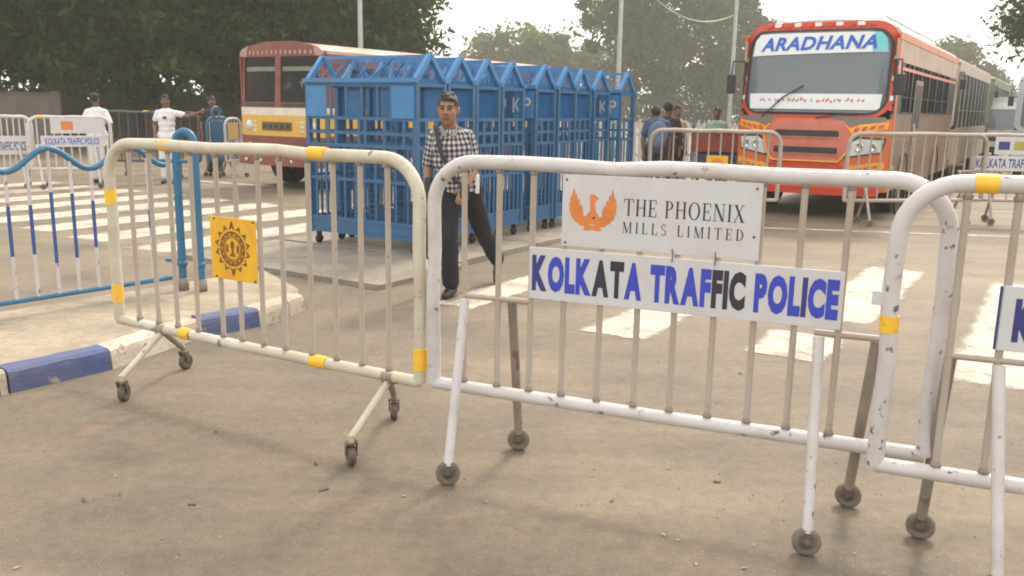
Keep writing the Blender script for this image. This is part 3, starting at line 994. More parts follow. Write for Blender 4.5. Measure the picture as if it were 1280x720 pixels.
def cage(label, u, w, kp, first=False, du=0.0):
    """local x across the road (0 = right end), y along the row away from the camera"""
    c = UW(u, w)
    t = thing('steel_cage', label, 'cage', (c.x, c.y, .06), ROAD_RZ + du, 'blue steel cages standing in a row on the median')
    t.scale = (1.08, 1, .945)
    zb = .14
    P = .05
    post = shared(('post',), lambda: MB().box((0, 0, (zb + CH) / 2), (P, P, CH - zb)), M_CAGE)
    for x in (-CW + P / 2, -P / 2):
        for y in (P / 2, CD - P / 2):
            put('post', post, None, t, (x, y, 0))
    railx = shared(('rail_x',), lambda: MB().box((-CW / 2, 0, 0), (CW - 2 * P, .03, .036)), M_CAGE)
    raily = shared(('rail_y',), lambda: MB().box((0, CD / 2, 0), (.03, CD - 2 * P, .036)), M_CAGE)
    for y in (.02, CD - .02):
        for z in ((.17, .32, .78, 1.16, 1.30, 1.46, 1.825) if y < .1 else (.17, 1.16, 1.825)):
            put('rail', railx, None, t, (0, y, z))
    for x in (-CW + .02, -.02):
        for z in (.17, .32, .80, 1.16, 1.30, 1.46, 1.825):
            put('rail', raily, None, t, (x, 0, z))
    ly = shared(('bar_low',), lambda: MB().box((0, 0, .74), (.022, .008, .84)), M_CAGE)
    uy = shared(('bar_mid',), lambda: MB().box((0, 0, 1.31), (.034, .012, .30)), M_CAGE)
    ty = shared(('bar_top',), lambda: MB().box((0, 0, 1.645), (.03, .01, .36)), M_CAGE)
    for y in (.012, CD - .012):
        if y > .1 and not first:
            continue
        for i in range(10):
            put('bar', ly, None, t, (-CW + .12 + i * .13 + random.uniform(-.006, .006), y, 0), (0, random.uniform(-.012, .012), 0))
        for i, x in enumerate((.30, .40, .70, .78, 1.02, 1.26) if y < .1 else (.40, .80)):
            put('bar', uy, None, t, (-CW + x, y, 0))
        for x in (.34, .54, .74, .94, 1.1):
            put('bar', ty, None, t, (-CW + x, y, 0))
    ls = shared(('bar_low_side',), lambda: MB().box((0, 0, .74), (.008, .03, .84)), M_CAGE)
    us_ = shared(('bar_mid_side',), lambda: MB().box((0, 0, 1.31), (.012, .05, .30)), M_CAGE)
    for x in (-.012, -CW + .012):
        for i in range(4):
            put('bar', ls, None, t, (x, .11 + i * .093, 0))
        for q in (.17, .33):
            put('bar', us_, None, t, (x, q, 0))
    # fine wire behind the lower bars, dark sheet behind the top of the ends
    def wire():
        b = MB()
        for i in range(22):
            x = -CW + .06 + i * .062
            b.box((x, .03, .74), (.004, .004, .86)); b.box((x, CD - .03, .74), (.004, .004, .86))
        for i in range(14):
            z = .34 + i * .06
            b.box((-CW / 2, .031, z), (CW - .1, .004, .004)); b.box((-CW / 2, CD - .031, z), (CW - .1, .004, .004))
        for i in range(7):
            yy = .07 + i * .06
            b.box((-.03, yy, .74), (.004, .004, .86))
        for i in range(14):
            b.box((-.031, CD / 2, .34 + i * .06), (.004, CD - .1, .004))
        return b
    if first:
        o = put('wire_mesh', shared(('wire_mesh',), wire, M_CAGE), None, t)
        o['kind'] = 'stuff'
    put('skirt_panel', shared(('skirt_panel',), lambda: MB().box((-CW / 2, .016, .245), (CW - .1, .006, .11)).box((-.016, CD / 2, .245), (.006, CD - .1, .11)), M_CAGE), None, t)
    # square plates in the top corners of the long face
    pl = shared(('corner_plate',), lambda: MB().bbox((0, 0, 0), (.27, .008, .34), .003), M_CAGEL)
    for x in (-CW + .16, -.16):
        put('corner_plate', pl, None, t, (x, -.006, 1.64))
    pl2 = shared(('corner_plate_side',), lambda: MB().bbox((0, 0, 0), (.008, .11, .34), .003), M_CAGE)
    # sheet over the middle of the long side
    if kp:
        sgn = put('name_panel', shared(('name_panel',), lambda: MB().bbox((-.50, -.004, 1.64), (.92, .008, .30), .003), M_CAGE), None, t)
        text_on_front(MB(), 'K', -.30, 1.545, .115, .19, -.0115, bold=.01).build('letter', M_WHITE, sgn)
        text_on_front(MB(), 'P', -.165, 1.545, .105, .19, -.0115, bold=.01).build('letter', M_WHITE, sgn)
        MB().bbox((-.44, -.010, 1.66), (.10, .004, .11), .001).build('small_mark', M_WHITE, sgn)
    # gabled roof frame: eave rails, rafters, ridge and wire
    raf = shared(('rafter',), lambda: MB().bar((0, 0, CH), (0, CD / 2, CH + GH), .05, .05, up=(1, 0, 0)), M_CAGEL)
    raf2 = shared(('rafter_back',), lambda: MB().bar((0, CD, CH), (0, CD / 2 + .002, CH + GH - .002), .05, .05, up=(1, 0, 0)), M_CAGEL)
    for x in (-CW + .03, -.03):
        put('rafter', raf, None, t, (x, 0, 0))
        put('rafter', raf2, None, t, (x, 0, 0))
    put('ridge_bar', shared(('ridge_bar',), lambda: MB().box((-CW / 2, CD / 2, CH + GH - .012), (CW - .1, .035, .035)), M_CAGEL), None, t)
    put('eave_bar', shared(('eave_bar',), lambda: MB().box((-CW / 2, 0.0, CH + .022), (CW + .01, .06, .045)), M_CAGEL), None, t)
    put('eave_bar', _cache[('eave_bar',)], None, t, (0, CD, 0))
    brx = shared(('brace',), lambda: MB().bar((-.12, .03, CH + .04), (0, CD / 2, CH + GH - .03), .03, .02).bar((.12, .03, CH + .04), (0.004, CD / 2, CH + GH - .03), .03, .02), M_CAGE)
    for x in ((-.98, -.46) if first else (-.7,)):
        put('brace', brx, None, t, (x, 0, 0))
    def roofwire():
        b = MB()
        for sgn_ in (0, 1):
            y0, y1 = (0.0, CD / 2) if sgn_ == 0 else (CD, CD / 2)
            for i in range(9):
                x = -CW + .05 + i * .16
                b.bar((x, y0, CH + .02), (x, y1, CH + GH), .004, .004)
            for i in range(1, 4):
                q = i / 4
                b.bar((-CW + .04, y0 + (y1 - y0) * q, CH + .02 + (GH - .02) * q), (-.04, y0 + (y1 - y0) * q, CH + .02 + (GH - .02) * q), .004, .004)
        return b
    o = put('roof_wire', shared(('roof_wire',), roofwire, M_CAGEL), None, t)
    o['kind'] = 'stuff'
    ca = shared(('caster',), lambda: MB().lathe([(0, -.018), (.045, -.018), (.052, -.01), (.052, .01), (.045, .018), (0, .018)], (0, 0, .052), (1, 0, 0), 14).bar((0, 0, .06), (0, 0, .145), .05, .03), M_BLACK)
    for x in (-CW + .08, -.08):
        for y in (.07, CD - .07):
            put('caster', ca, None, t, (x, y, 0))
    return t

def solve_w(px, u):
    lo, hi = 5.0, 16.0
    for _ in range(40):
        mid = (lo + hi) / 2
        p = UW(u, mid + CD / 2, 2.08) - CAM
        x = 640 + F_PX * p.dot(IX) / p.dot(FWD)
        lo, hi = (mid, hi) if x < px else (lo, mid)
    return lo
tips = [540, 578, 610, 643, 684, 703, 711, 739, 787]
ordn = ['first', 'second', 'third', 'fourth', 'fifth', 'sixth', 'seventh', 'eighth', 'last']
prevw = -9
for i, px in enumerate(tips):
    u = -5.56 + (.0, .0, .0, .0, .03, .05, .0, .02, .10)[i]
    w = solve_w(px, u)
    w = max(w, prevw + CD + .02)
    prevw = w
    lab = 'blue steel cage with gabled wire roof, %s of the row counted from the walking man' % ordn[i]
    if i in (4, 8):
        lab = 'blue steel cage lettered in white, %s of the row counted from the walking man' % ordn[i]
    cage(lab, u, w, i in (4, 8), i == 0, random.uniform(-.012, .012))

# ------------------------------------------------------------------ buses
M_ORANGE = mat('bus_orange', (0.64, 0.135, 0.028), 0.3, var=0.08, dirt=(0.45, 0.14, 0.05), dirt_amt=0.25)
M_RED = mat('bus_red', (0.55, 0.055, 0.025), 0.32, var=0.08)
M_FLAME = mat('bus_flame_yellow', (0.80, 0.36, 0.03), 0.35, var=0.18, scale=9)
M_PINK = mat('bus_grille_pink', (0.55, 0.16, 0.11), 0.4, var=0.1)
M_DUST = mat('bus_dusty_side', (0.24, 0.165, 0.115), 0.28, var=0.14, scale=2.5, dirt=(0.20, 0.09, 0.05), dirt_amt=0.5)
M_CREAMB = mat('bus_cream', (0.60, 0.54, 0.44), 0.4, var=0.1)
M_SIDETOP = mat('bus_side_top', (.34, .20, .12), .4, var=.15, scale=3, dirt=(.5, .40, .28), dirt_amt=.4)
M_INT = mat('bus_interior', (0.10, 0.10, 0.10), 0.8)
M_SEAT = mat('bus_seat', (0.10, 0.12, 0.20), 0.8)
M_DARK = mat('dark_trim', (0.025, 0.025, 0.027), 0.5)
M_LAMP = mat('headlamp_lens', (0.55, 0.56, 0.55), 0.12, var=0.15, scale=12)
M_CHROME = mat('chrome', (0.6, 0.6, 0.6), 0.15, metal=1.0, var=.02)
M_BANNER = mat('banner_white', (0.72, 0.74, 0.74), 0.5, var=0.03)
M_BANCYAN = mat('banner_cyan', (0.15, 0.55, 0.58), 0.5, var=0.05)
M_BANLET = mat('banner_blue', (0.025, 0.11, 0.50), 0.5, var=0.05)
M_REDINK = mat('red_ink', (0.55, 0.09, 0.06), 0.5, var=0.1)
M_MULLED = mat('old_bus_maroon', (0.22, 0.045, 0.035), 0.5, var=0.15, scale=3, dirt=(0.25, 0.10, 0.07), dirt_amt=0.4)
M_OLDRED = mat('old_bus_red', (0.155, 0.032, 0.027), 0.5, var=0.12, dirt=(0.25, 0.09, 0.06), dirt_amt=0.4)
M_OLDROOF = mat('old_bus_roof', (0.34, 0.16, 0.12), 0.5, var=0.12, dirt=(0.45, 0.36, 0.30), dirt_amt=0.5, dirt_scale=1.2)
M_OLDYEL = mat('old_bus_yellow', (0.66, 0.36, 0.035), 0.45, var=0.1, dirt=(0.55, 0.38, 0.12), dirt_amt=0.3)
M_VANWHITE = mat('van_white', (0.62, 0.62, 0.60), 0.35, var=0.06, dirt=(0.45, 0.42, 0.38), dirt_amt=0.3)

def patch(outline, fn, off, th=.012, nx=14, nz=8):
    """solid patch cut along grid lines so that it follows the surface y = fn(x, z)"""
    bm = bmesh.new()
    vs = [bm.verts.new((x, 0, z)) for x, z in outline]
    bm.faces.new(vs)
    xs = [p[0] for p in outline]; zs = [p[1] for p in outline]
    for i in range(1, nx):
        c = min(xs) + (max(xs) - min(xs)) * i / nx
        bmesh.ops.bisect_plane(bm, geom=bm.verts[:] + bm.edges[:] + bm.faces[:], plane_co=(c, 0, 0), plane_no=(1, 0, 0))
    for i in range(1, nz):
        c = min(zs) + (max(zs) - min(zs)) * i / nz
        bmesh.ops.bisect_plane(bm, geom=bm.verts[:] + bm.edges[:] + bm.faces[:], plane_co=(0, 0, c), plane_no=(0, 0, 1))
    r = bmesh.ops.extrude_face_region(bm, geom=bm.faces[:])
    ex = [v for v in r['geom'] if isinstance(v, bmesh.types.BMVert)]
    for v in ex:
        v.co.y = 1.0
    for v in bm.verts:
        v.co.y = fn(v.co.x, v.co.z) - off + (th if v.co.y > .5 else 0)
    bm.verts.index_update()
    mb = MB().add([tuple(v.co) for v in bm.verts], [[v.index for v in f.verts] for f in bm.faces])
    bm.free()
    return mb

def rrect(x0, x1, z0, z1, r, n=5):
    pts = []
    for cx, cz, a0 in ((x1 - r, z0 + r, -90), (x1 - r, z1 - r, 0), (x0 + r, z1 - r, 90), (x0 + r, z0 + r, 180)):
        for i in range(n + 1):
            a_ = R(a0 + 90 * i / n)
            pts.append((cx + r * math.cos(a_), cz + r * math.sin(a_)))
    return pts

def ring_patch(outer, inner, fn, off, th=.03):
    k = len(outer)
    vs = []
    for dy in (0, th):
        for pl in (outer, inner):
            vs += [(x, fn(x, z) - off + dy, z) for x, z in pl]
    fs = []
    for i in range(k):
        j = (i + 1) % k
        fs += [(i, j, k + j, k + i), (2 * k + i, 3 * k + i, 3 * k + j, 2 * k + j), (i, 2 * k + i, 2 * k + j, j), (k + i, k + j, 3 * k + j, 3 * k + i)]
    return MB().add(vs, fs)

def wheel(parent, x, y, r, w=.22, m_rim=None, sgn=1):
    t = MB().lathe([(r * .62, -w / 2), (r * .93, -w / 2), (r, -w * .36), (r, w * .36), (r * .93, w / 2), (r * .62, w / 2)], (x, y, r), (1, 0, 0), 28).build('wheel', M_TYRE, parent)
    MB().lathe([(0, sgn * w * .30), (r * .22, sgn * w * .34), (r * .25, sgn * w * .2), (r * .52, sgn * w * .25), (r * .63, sgn * w * .46), (r * .63, -sgn * w * .4)], (x, y, r), (1, 0, 0), 24).build('rim', m_rim or M_STEEL, t)
    MB().lathe([(r * .62, -w * .3), (0, -w * .3)], (x, y, r), (1, 0, 0), 24).build('rim_back', M_DARK, t)

def side_wall(t, x, W_sgn, y0, y1, zs, wins, m_low, m_mid, m_up, stripe=None, m_pil=None, m_frame=None):
    """one long side: lower panels, pillars, window header; wins = list of (ya, yb)"""
    zl, zwb, zwt, zt = zs
    th = .04
    pan = []
    ys = [y0] + [ (wins[i][1] + wins[i + 1][0]) / 2 for i in range(1, len(wins) - 1, 2)] + [y1]
    for a_, b_ in zip(ys[:-1], ys[1:]):
        MB().bbox((x, (a_ + b_) / 2, (zl + zwb) / 2), (th, b_ - a_ - .012, zwb - zl), .006).build('side_panel', m_low, t)
    MB().bbox((x, (y0 + y1) / 2, (zwt + zt) / 2), (th, y1 - y0, zt - zwt), .006).build('window_header', m_up, t)
    ed = [y0] + [v for w in wins for v in w] + [y1]
    for i in range(0, len(ed), 2):
        if ed[i + 1] - ed[i] > .01:
            MB().bbox((x, (ed[i] + ed[i + 1]) / 2, (zwb + zwt) / 2), (th, ed[i + 1] - ed[i], zwt - zwb), .005).build('pillar', m_pil or m_mid, t)
    for a_, b_ in wins:
        g = MB().box((x - W_sgn * .008, (a_ + b_) / 2, (zwb + zwt) / 2), (.006, b_ - a_, zwt - zwb)).build('window_pane', M_GLASS, t)
        f = MB()
        f.box((x + W_sgn * .012, (a_ + b_) / 2, (zwb + zwt) / 2), (.03, .022, zwt - zwb))
        f.box((x + W_sgn * .012, (a_ + b_) / 2, zwb + .014), (.034, b_ - a_, .028))
        f.box((x + W_sgn * .012, (a_ + b_) / 2, zwb + (zwt - zwb) * .34), (.026, b_ - a_, .014))
        f.build('window_frame', m_frame or M_STEEL, g)

def roof_shell(t, hw, y0, y1, z, rise, m_, ov=.0, ny=2):
    prof = [(-hw - ov, z - .02)] + [(hw * math.sin(R(a_)) * (1.0), z + rise * math.cos(R(a_)) ** .7 if abs(a_) < 90 else z) for a_ in range(-88, 89, 8)] + [(hw + ov, z - .02)]
    prof[1] = (-hw, z); prof[-2] = (hw, z)
    vs, fs = [], []
    k = len(prof)
    for y in (y0, y1):
        vs += [(x, y, zz) for x, zz in prof]
    fs = [(i, i + 1, k + i + 1, k + i) for i in range(k - 1)] + [tuple(range(k)), tuple(range(k, 2 * k))[::-1], (0, k, 2 * k - 1, k - 1)]
    return MB().add(vs, fs, smooth=False).build('roof', m_, t)

# ---- orange coach
pFL = G(909, 264)
HW = 1.20
oc = pFL + N * HW * .95
ob = thing('orange_bus', 'orange and red coach with white name banner across its windscreen top', 'bus', (oc.x, oc.y, 0), ROAD_RZ)
ob.scale = (.95, 1, 1)
def fo(x, z):
    q = abs(x) / HW
    return .02 + .30 * q ** 4 + max(0, z - 1.45) * .13 + (.05 * (z - .9) ** 2 if z < 1.45 else .015)
HWT = HW - .06
LEN = 7.8
# front mask: apron below the glass
patch([(-HW, .42), (HW, .42), (HW, 1.50), (-HW, 1.50)], fo, 0.0, .05, 20, 8).build('front_mask', M_ORANGE, ob)
# ring round the windscreen
wi = rrect(-1.125, 1.125, 1.555, 2.81, .26, 6)
wo_ = rrect(-HW, HW, 1.50, 2.92, .34, 6)
ring_patch(wo_, wi, fo, 0.0, .05).build('windscreen_surround', M_RED, ob)
gi = rrect(-1.09, 1.09, 1.585, 2.775, .24, 6)
ring_patch(wi, gi, fo, .012, .04).build('windscreen_seal', M_DARK, ob)
ws_pane = patch(gi, fo, -.012, .008, 18, 8).build('windscreen', M_WSGLASS, ob)
# white studs on the scalloped border
for i in range(11):
    x = -.80 + 1.6 * i / 10
    patch(rrect(x - .055, x + .055, 2.85, 2.905, .02, 2), fo, .008, .008, 2, 2).build('border_tile', M_BANNER if i % 2 else M_RED, ob)
for sx in (-1, 1):
    for i in range(7):
        z = 1.66 + i * .145
        patch(rrect(sx * 1.163 - .024, sx * 1.163 + .024, z - .036, z + .036, .012, 2), fo, .008, .008, 2, 2).build('border_tile', M_BANNER if i % 2 else M_RED, ob)
# name banner
bn = patch([(-1.05, 2.43), (1.05, 2.47), (1.02, 2.66), (.93, 2.755), (-.93, 2.755), (-1.02, 2.66)], fo, .004, .006, 18, 3).build('name_banner', M_BANNER, ob)
patch([(.84, 2.475), (1.045, 2.48), (1.02, 2.66), (.93, 2.75), (.84, 2.755)], fo, .0075, .003, 3, 3).build('banner_end', M_BANCYAN, bn)
tm = MB()
vs, fs, tw = font_mesh('ARADHANA', 1.0, 0, .032, .25, space=1.08)
th_ = max(v[1] for v in vs)
out = []
for v in vs:
    x = -.90 + v[0] / tw * 1.80
    z = 2.495 + .02 * (x + .9) / 1.8 + v[1] / th_ * .20
    out.append((x, fo(x, z) - .0115, z))
tm.add(out, fs).build('lettering', M_BANLET, bn)
# lower banner with illegible red script
lbn = patch([(-1.0, 1.63), (1.02, 1.63), (1.04, 1.86), (-1.03, 1.86)], fo, .004, .006, 18, 2).build('lower_banner', M_BANNER, ob)
rr_ = random.Random(3)
x = -.82
sm_ = MB()
while x < .84:
    wd = rr_.uniform(.025, .06)
    for q in range(2):
        z0 = 1.73 + rr_.uniform(-.005, .03)
        zz = z0 + rr_.uniform(.02, .05)
        x0, x1 = x + q * wd * .5, x + q * wd * .5 + wd * .38
        sm_.add([(a_, fo(a_, b_) - .0085, b_) for a_, b_ in ((x0, z0), (x1, z0), (x1, zz), (x0, zz))], [(0, 1, 2, 3)])
    x += wd + rr_.choice((.012, .02, .06))
sm_.build('red_script', M_REDINK, lbn)['kind'] = 'stuff'
# wipers
for x0, x1 in ((-.75, -.12), (.12, .72)):
    wp = MB()
    pts = [(x0, 1.50), ((x0 + x1) / 2, 1.80), (x1, 1.98)]
    if x0 > 0:
        pts = [(x0, 1.50), ((x0 + x1) / 2, 1.555), (x1, 1.58)]
    wp.tube([(a_, fo(a_, b_) - .035, b_) for a_, b_ in pts], .011, 6)
    wp.build('wiper', M_DARK, ob)
# grille block
gr = patch([(-.60, 1.40), (-.70, 1.28), (-.62, .98), (-.52, .86), (.52, .86), (.62, .98), (.70, 1.28), (.60, 1.40)], fo, .028, .03, 10, 4).build('grille', M_PINK, ob)
for z in (1.27, 1.02):
    patch(rrect(-.50, .50, z - .05, z + .05, .03, 3), fo, .034, .008, 8, 2).build('grille_slot', M_DARK, gr)
    patch(rrect(-.50, .50, z - .058, z - .042, .006, 2), fo, .050, .018, 8, 2).build('grille_bar', M_PINK, gr)
lo_ = patch([(-.50, .84), (-.60, .80), (-.50, .58), (.50, .58), (.60, .80), (.50, .84)], fo, .022, .026, 10, 4).build('lower_grille', M_RED, ob)
patch(rrect(-.40, .40, .66, .76, .02, 3), fo, .028, .008, 8, 2).build('plate', M_ORANGE, lo_)
patch([(-.55, 1.40), (.62, 1.40), (.55, 1.47), (-.48, 1.47)], fo, .02, .02, 8, 2).build('hood_lip', M_PINK, ob)
patch([(.42, 1.39), (1.14, 1.42), (1.12, 1.53), (.36, 1.53)], fo, .006, .01, 8, 2).build('scuttle_panel', mat('grey_plastic', (.17, .15, .13), .5), ob)
patch([(-1.12, 1.42), (-.62, 1.39), (-.50, 1.53), (-1.12, 1.53)], fo, .006, .01, 8, 2).build('scuttle_panel', mat('grey_plastic', (.17, .15, .13), .5), ob)
for s_ in (-1, 1):
    X = lambda pts: [(s_ * a_, b_) for a_, b_ in (pts if s_ > 0 else pts[::-1])]
    patch(X([(.66, 1.26), (1.16, 1.36), (1.17, 1.46), (.80, 1.42), (.62, 1.34)]), fo, .014, .016, 8, 3).build('flame_stripe', M_FLAME, ob)
    hl = patch(X([(.60, .92), (1.12, 1.00), (1.16, 1.22), (.78, 1.24), (.66, 1.18)]), fo, .016, .02, 8, 4).build('headlight', M_DARK, ob)
    patch(X([(.635, .945), (1.10, 1.02), (1.135, 1.195), (.79, 1.21), (.69, 1.155)]), fo, .021, .006, 8, 4).build('lens', M_LAMP, hl)
    for cx_ in (.80, .98):
        MB().lathe([(0, -.004), (.055, -.004), (.07, -.012), (.075, 0)], (s_ * cx_, fo(cx_, 1.09) - .024, 1.09), (0, 1, 0), 16).build('bulb', M_CHROME, hl)
    patch(X([(.62, .80), (1.16, .88), (1.17, .78), (.92, .74), (.64, .66), (.58, .70)]), fo, .014, .016, 8, 3).build('flame_stripe', M_FLAME, ob)
    patch(X(rrect(.66, 1.14, .47, .60, .03, 3)), fo, .012, .014, 6, 2).build('bumper_corner', M_RED, ob)
    # mirror
    mm = MB().tube([(s_ * 1.16, .30, 2.35), (s_ * 1.30, .12, 2.35), (s_ * 1.31, .10, 2.15)], .014, 6).build('mirror_arm', M_DARK, ob)
    MB().bbox((s_ * 1.31, .10, 2.0), (.15, .05, .30), .02).build('mirror', M_DARK, mm)
patch([(-1.10, .36), (1.10, .36), (1.14, .47), (-1.14, .47)], fo, .03, .05, 10, 2).build('bumper', M_RED, ob)
# side walls, roof, inside
yF = .36
wins = []
y = .95
while y + .95 < LEN - .3:
    wins.append((y + .05, y + .92)); y += .97
for s_ in (-1, 1):
    side_wall(ob, s_ * (HW - .02), s_, yF, LEN, (.42, 1.58, 2.34, 2.66), wins, M_DUST, M_DARK, M_SIDETOP, m_frame=M_DARK)
    MB().bbox((s_ * (HW + .002), (yF + LEN) / 2, 2.70), (.02, LEN - yF, .10), .004).build('gutter_stripe', M_ORANGE, ob)
    MB().bbox((s_ * (HW + .003), (yF + LEN) / 2, 2.25), (.012, LEN - yF, .05), .003).build('side_stripe', M_ORANGE, ob)
    MB().bbox((s_ * (HW + .004), yF + .16, 1.65), (.012, .20, 2.0), .004).build('corner_panel', M_RED if s_ < 0 else M_ORANGE, ob)
    MB().bbox((s_ * (HW + .004), yF + .42, .62), (.012, .18, .34), .003).build('sticker', mat('sticker_yellow_green', (.35, .38, .05), .5, var=.4, scale=12), ob)
    for yy in (1.75, 5.6):
        wheel(ob, s_ * (HW - .20), yy, .46, .26, None, s_)
        MB().lathe([(.50, -.02), (.56, -.02), (.56, .01), (.50, .01)], (s_ * (HW + .005), yy, .46), (1, 0, 0), 24).build('wheel_arch', M_DARK, ob)
# passenger door on the right
dr = MB().bbox((HW + .006, 2.62, 1.28), (.02, .80, 1.70), .01).build('door', M_DUST, ob)
MB().bbox((HW + .018, 2.62, 1.70), (.008, .60, .70), .004).build('door_pane', M_DARK, dr)
MB().bbox((HW + .03, 2.30, 1.25), (.03, .03, .35), .01).build('handle', M_CHROME, dr)
roof_shell(ob, HW - .02, yF + .22, LEN, 2.72, .26, mat('bus_roof_white', (.60, .57, .52), .45, var=.08, dirt=(.42, .38, .32), dirt_amt=.4, dirt_scale=1.5))
MB().bbox((0, (yF + LEN) / 2, .62), (2 * HW - .12, LEN - yF - .1, .08), .01).build('floor', M_INT, ob)
MB().bbox((0, LEN, 1.02), (2 * HW, .06, 1.2), .02).build('rear_wall', M_INT, ob)
MB().bbox((0, LEN, 2.53), (2 * HW, .06, .36), .02).build('rear_header', M_INT, ob)
for x in (-HW + .12, 0, HW - .12):
    MB().bbox((x, LEN, 1.98), (.16, .06, .76), .01).build('rear_pillar', M_INT, ob)
outl = [(-.60, 1.40), (-.70, 1.28), (-.62, .98), (-.52, .86), (.52, .86), (.62, .98), (.70, 1.28), (.60, 1.40)]
for a_, b_ in zip(outl, outl[1:] + outl[:1]):
    if a_[1] < 1.39 or b_[1] < 1.39:
        MB().tube([(a_[0] + (b_[0] - a_[0]) * q / 6, fo(a_[0] + (b_[0] - a_[0]) * q / 6, a_[1] + (b_[1] - a_[1]) * q / 6) - .028, a_[1] + (b_[1] - a_[1]) * q / 6) for q in range(7)], .016, 6).build('grille_trim', M_FLAME, ob)
for x0, x1, z in ((-.44, -.16, .71), (-.10, .18, .71), (.22, .42, .71)):
    patch(rrect(x0, x1, z - .03, z + .03, .015, 3), fo, .034, .006, 4, 2).build('front_motif', M_FLAME, ob)
for s_ in (-1, 1):
    for q in range(4):
        x0 = .70 + q * .11
        patch([(a_ * s_, b_) for a_, b_ in ((x0, 1.30 + q * .02), (x0 + .07, 1.31 + q * .02), (x0 + .10, 1.38 + q * .015), (x0 + .03, 1.37 + q * .015))][::s_], fo, .020, .006, 3, 2).build('flame_detail', M_REDINK, ob)
        patch([(a_ * s_, b_) for a_, b_ in ((x0 - .04, .715 + q * .02), (x0 + .03, .725 + q * .02), (x0 + .06, .765 + q * .02), (x0 - .01, .755 + q * .02))][::s_], fo, .020, .006, 3, 2).build('flame_detail', M_REDINK, ob)
MB().bbox((0, .75, 1.48), (2.0, .5, .12), .03).build('dashboard', M_DARK, ob)
MB().tube([(-.5 * 0 + .55 + .2 * math.cos(t), .95 + .05 * math.sin(t), 1.62 + .18 * math.sin(t)) for t in [2 * math.pi * i / 18 for i in range(18)]], .014, 6, closed=True).build('steering_wheel', M_DARK, ob)
for r_ in range(5):
    for x in (-.78, .78):
        MB().bbox((x, 2.2 + r_ * .95, 1.18), (.75, .14, .95), .05).build('seat', M_SEAT, ob)
MB().bbox((-.25, .85, 1.78), (.30, .04, .34), .02).build('windscreen_shrine', M_BANNER, ob)
for z in (2.98,):
    for x in (-.85, .85):
        MB().tube([(x, 1.0, 3.03), (x, LEN - .4, 3.03)], .018, 6).build('roof_rail', M_STEEL, ob)

# ---- old red and yellow bus
pn = G(403, 241)
HB = 1.08
lc = pn - N * HB
lbus = thing('red_yellow_bus', 'old maroon and yellow city bus with open split windscreen behind the cages', 'bus', (lc.x, lc.y, 0), ROAD_RZ)
def fl(x, z):
    q = abs(x) / HB
    return .10 * q ** 4 + max(0, z - 1.35) * .05
LB = 8.6
def fp(o, n_, m_, off=0.0, th=.04, par=None):
    return patch(o, fl, off, th, 10, 3).build(n_, m_, par or lbus)
fp([(-HB, .52), (HB, .52), (HB, .98), (-HB, .98)], 'front_apron', M_OLDRED)
fp([(-HB, .98), (HB, .98), (HB, 1.36), (-HB, 1.36)], 'front_panel', M_OLDYEL)
fp([(-HB, 1.36), (HB, 1.36), (HB, 1.50), (-HB, 1.50)], 'white_band', M_CREAMB)
fp([(-HB, 1.50), (HB, 1.50), (HB, 1.60), (-HB, 1.60)], 'windscreen_sill', M_OLDRED)
for x0, x1 in ((-HB, -HB + .13), (-.07, .07), (HB - .13, HB)):
    fp([(x0, 1.60), (x1, 1.60), (x1, 2.42), (x0, 2.42)], 'windscreen_pillar', M_OLDRED)
dome = [(-HB, 2.42), (HB, 2.42), (HB, 2.50), (.80, 2.62), (.35, 2.69), (-.35, 2.69), (-.80, 2.62), (-HB, 2.50)]
fp(dome, 'front_dome', M_OLDRED)
for i in range(16):
    x = -.9 + i * .12
    fp([(x, 2.46), (x + .05, 2.46), (x + .05, 2.53), (x, 2.53)], 'dome_slat', M_OLDROOF, .012, .014)
for x0, x1 in ((-HB + .13, -.07), (.07, HB - .13)):
    fp([(x0, 1.60), (x1, 1.60), (x1, 2.42), (x0, 2.42)], 'windscreen', M_CLEAR, -.02, .006)
    fp([(x0, 2.16), (x1, 2.16), (x1, 2.24), (x0, 2.24)], 'sun_visor', M_CREAMB, -.05, .006)
    fp([(x0 + .02, 1.52), (x1 - .02, 1.52), (x1 - .02, 1.58), (x0 + .02, 1.58)], 'vent_slot', M_DARK, .008, .01)
pl = fp(rrect(-.42, .36, 1.08, 1.24, .02, 3), 'number_plate', mat('plate_dark', (.14, .09, .02), .6), .01, .012)
for i in range(5):
    MB().bbox((-.34 + i * .15, fl(0, 1.16) - .014, 1.16), (.08, .006, .08), .002).build('plate_mark', M_DARK, pl)
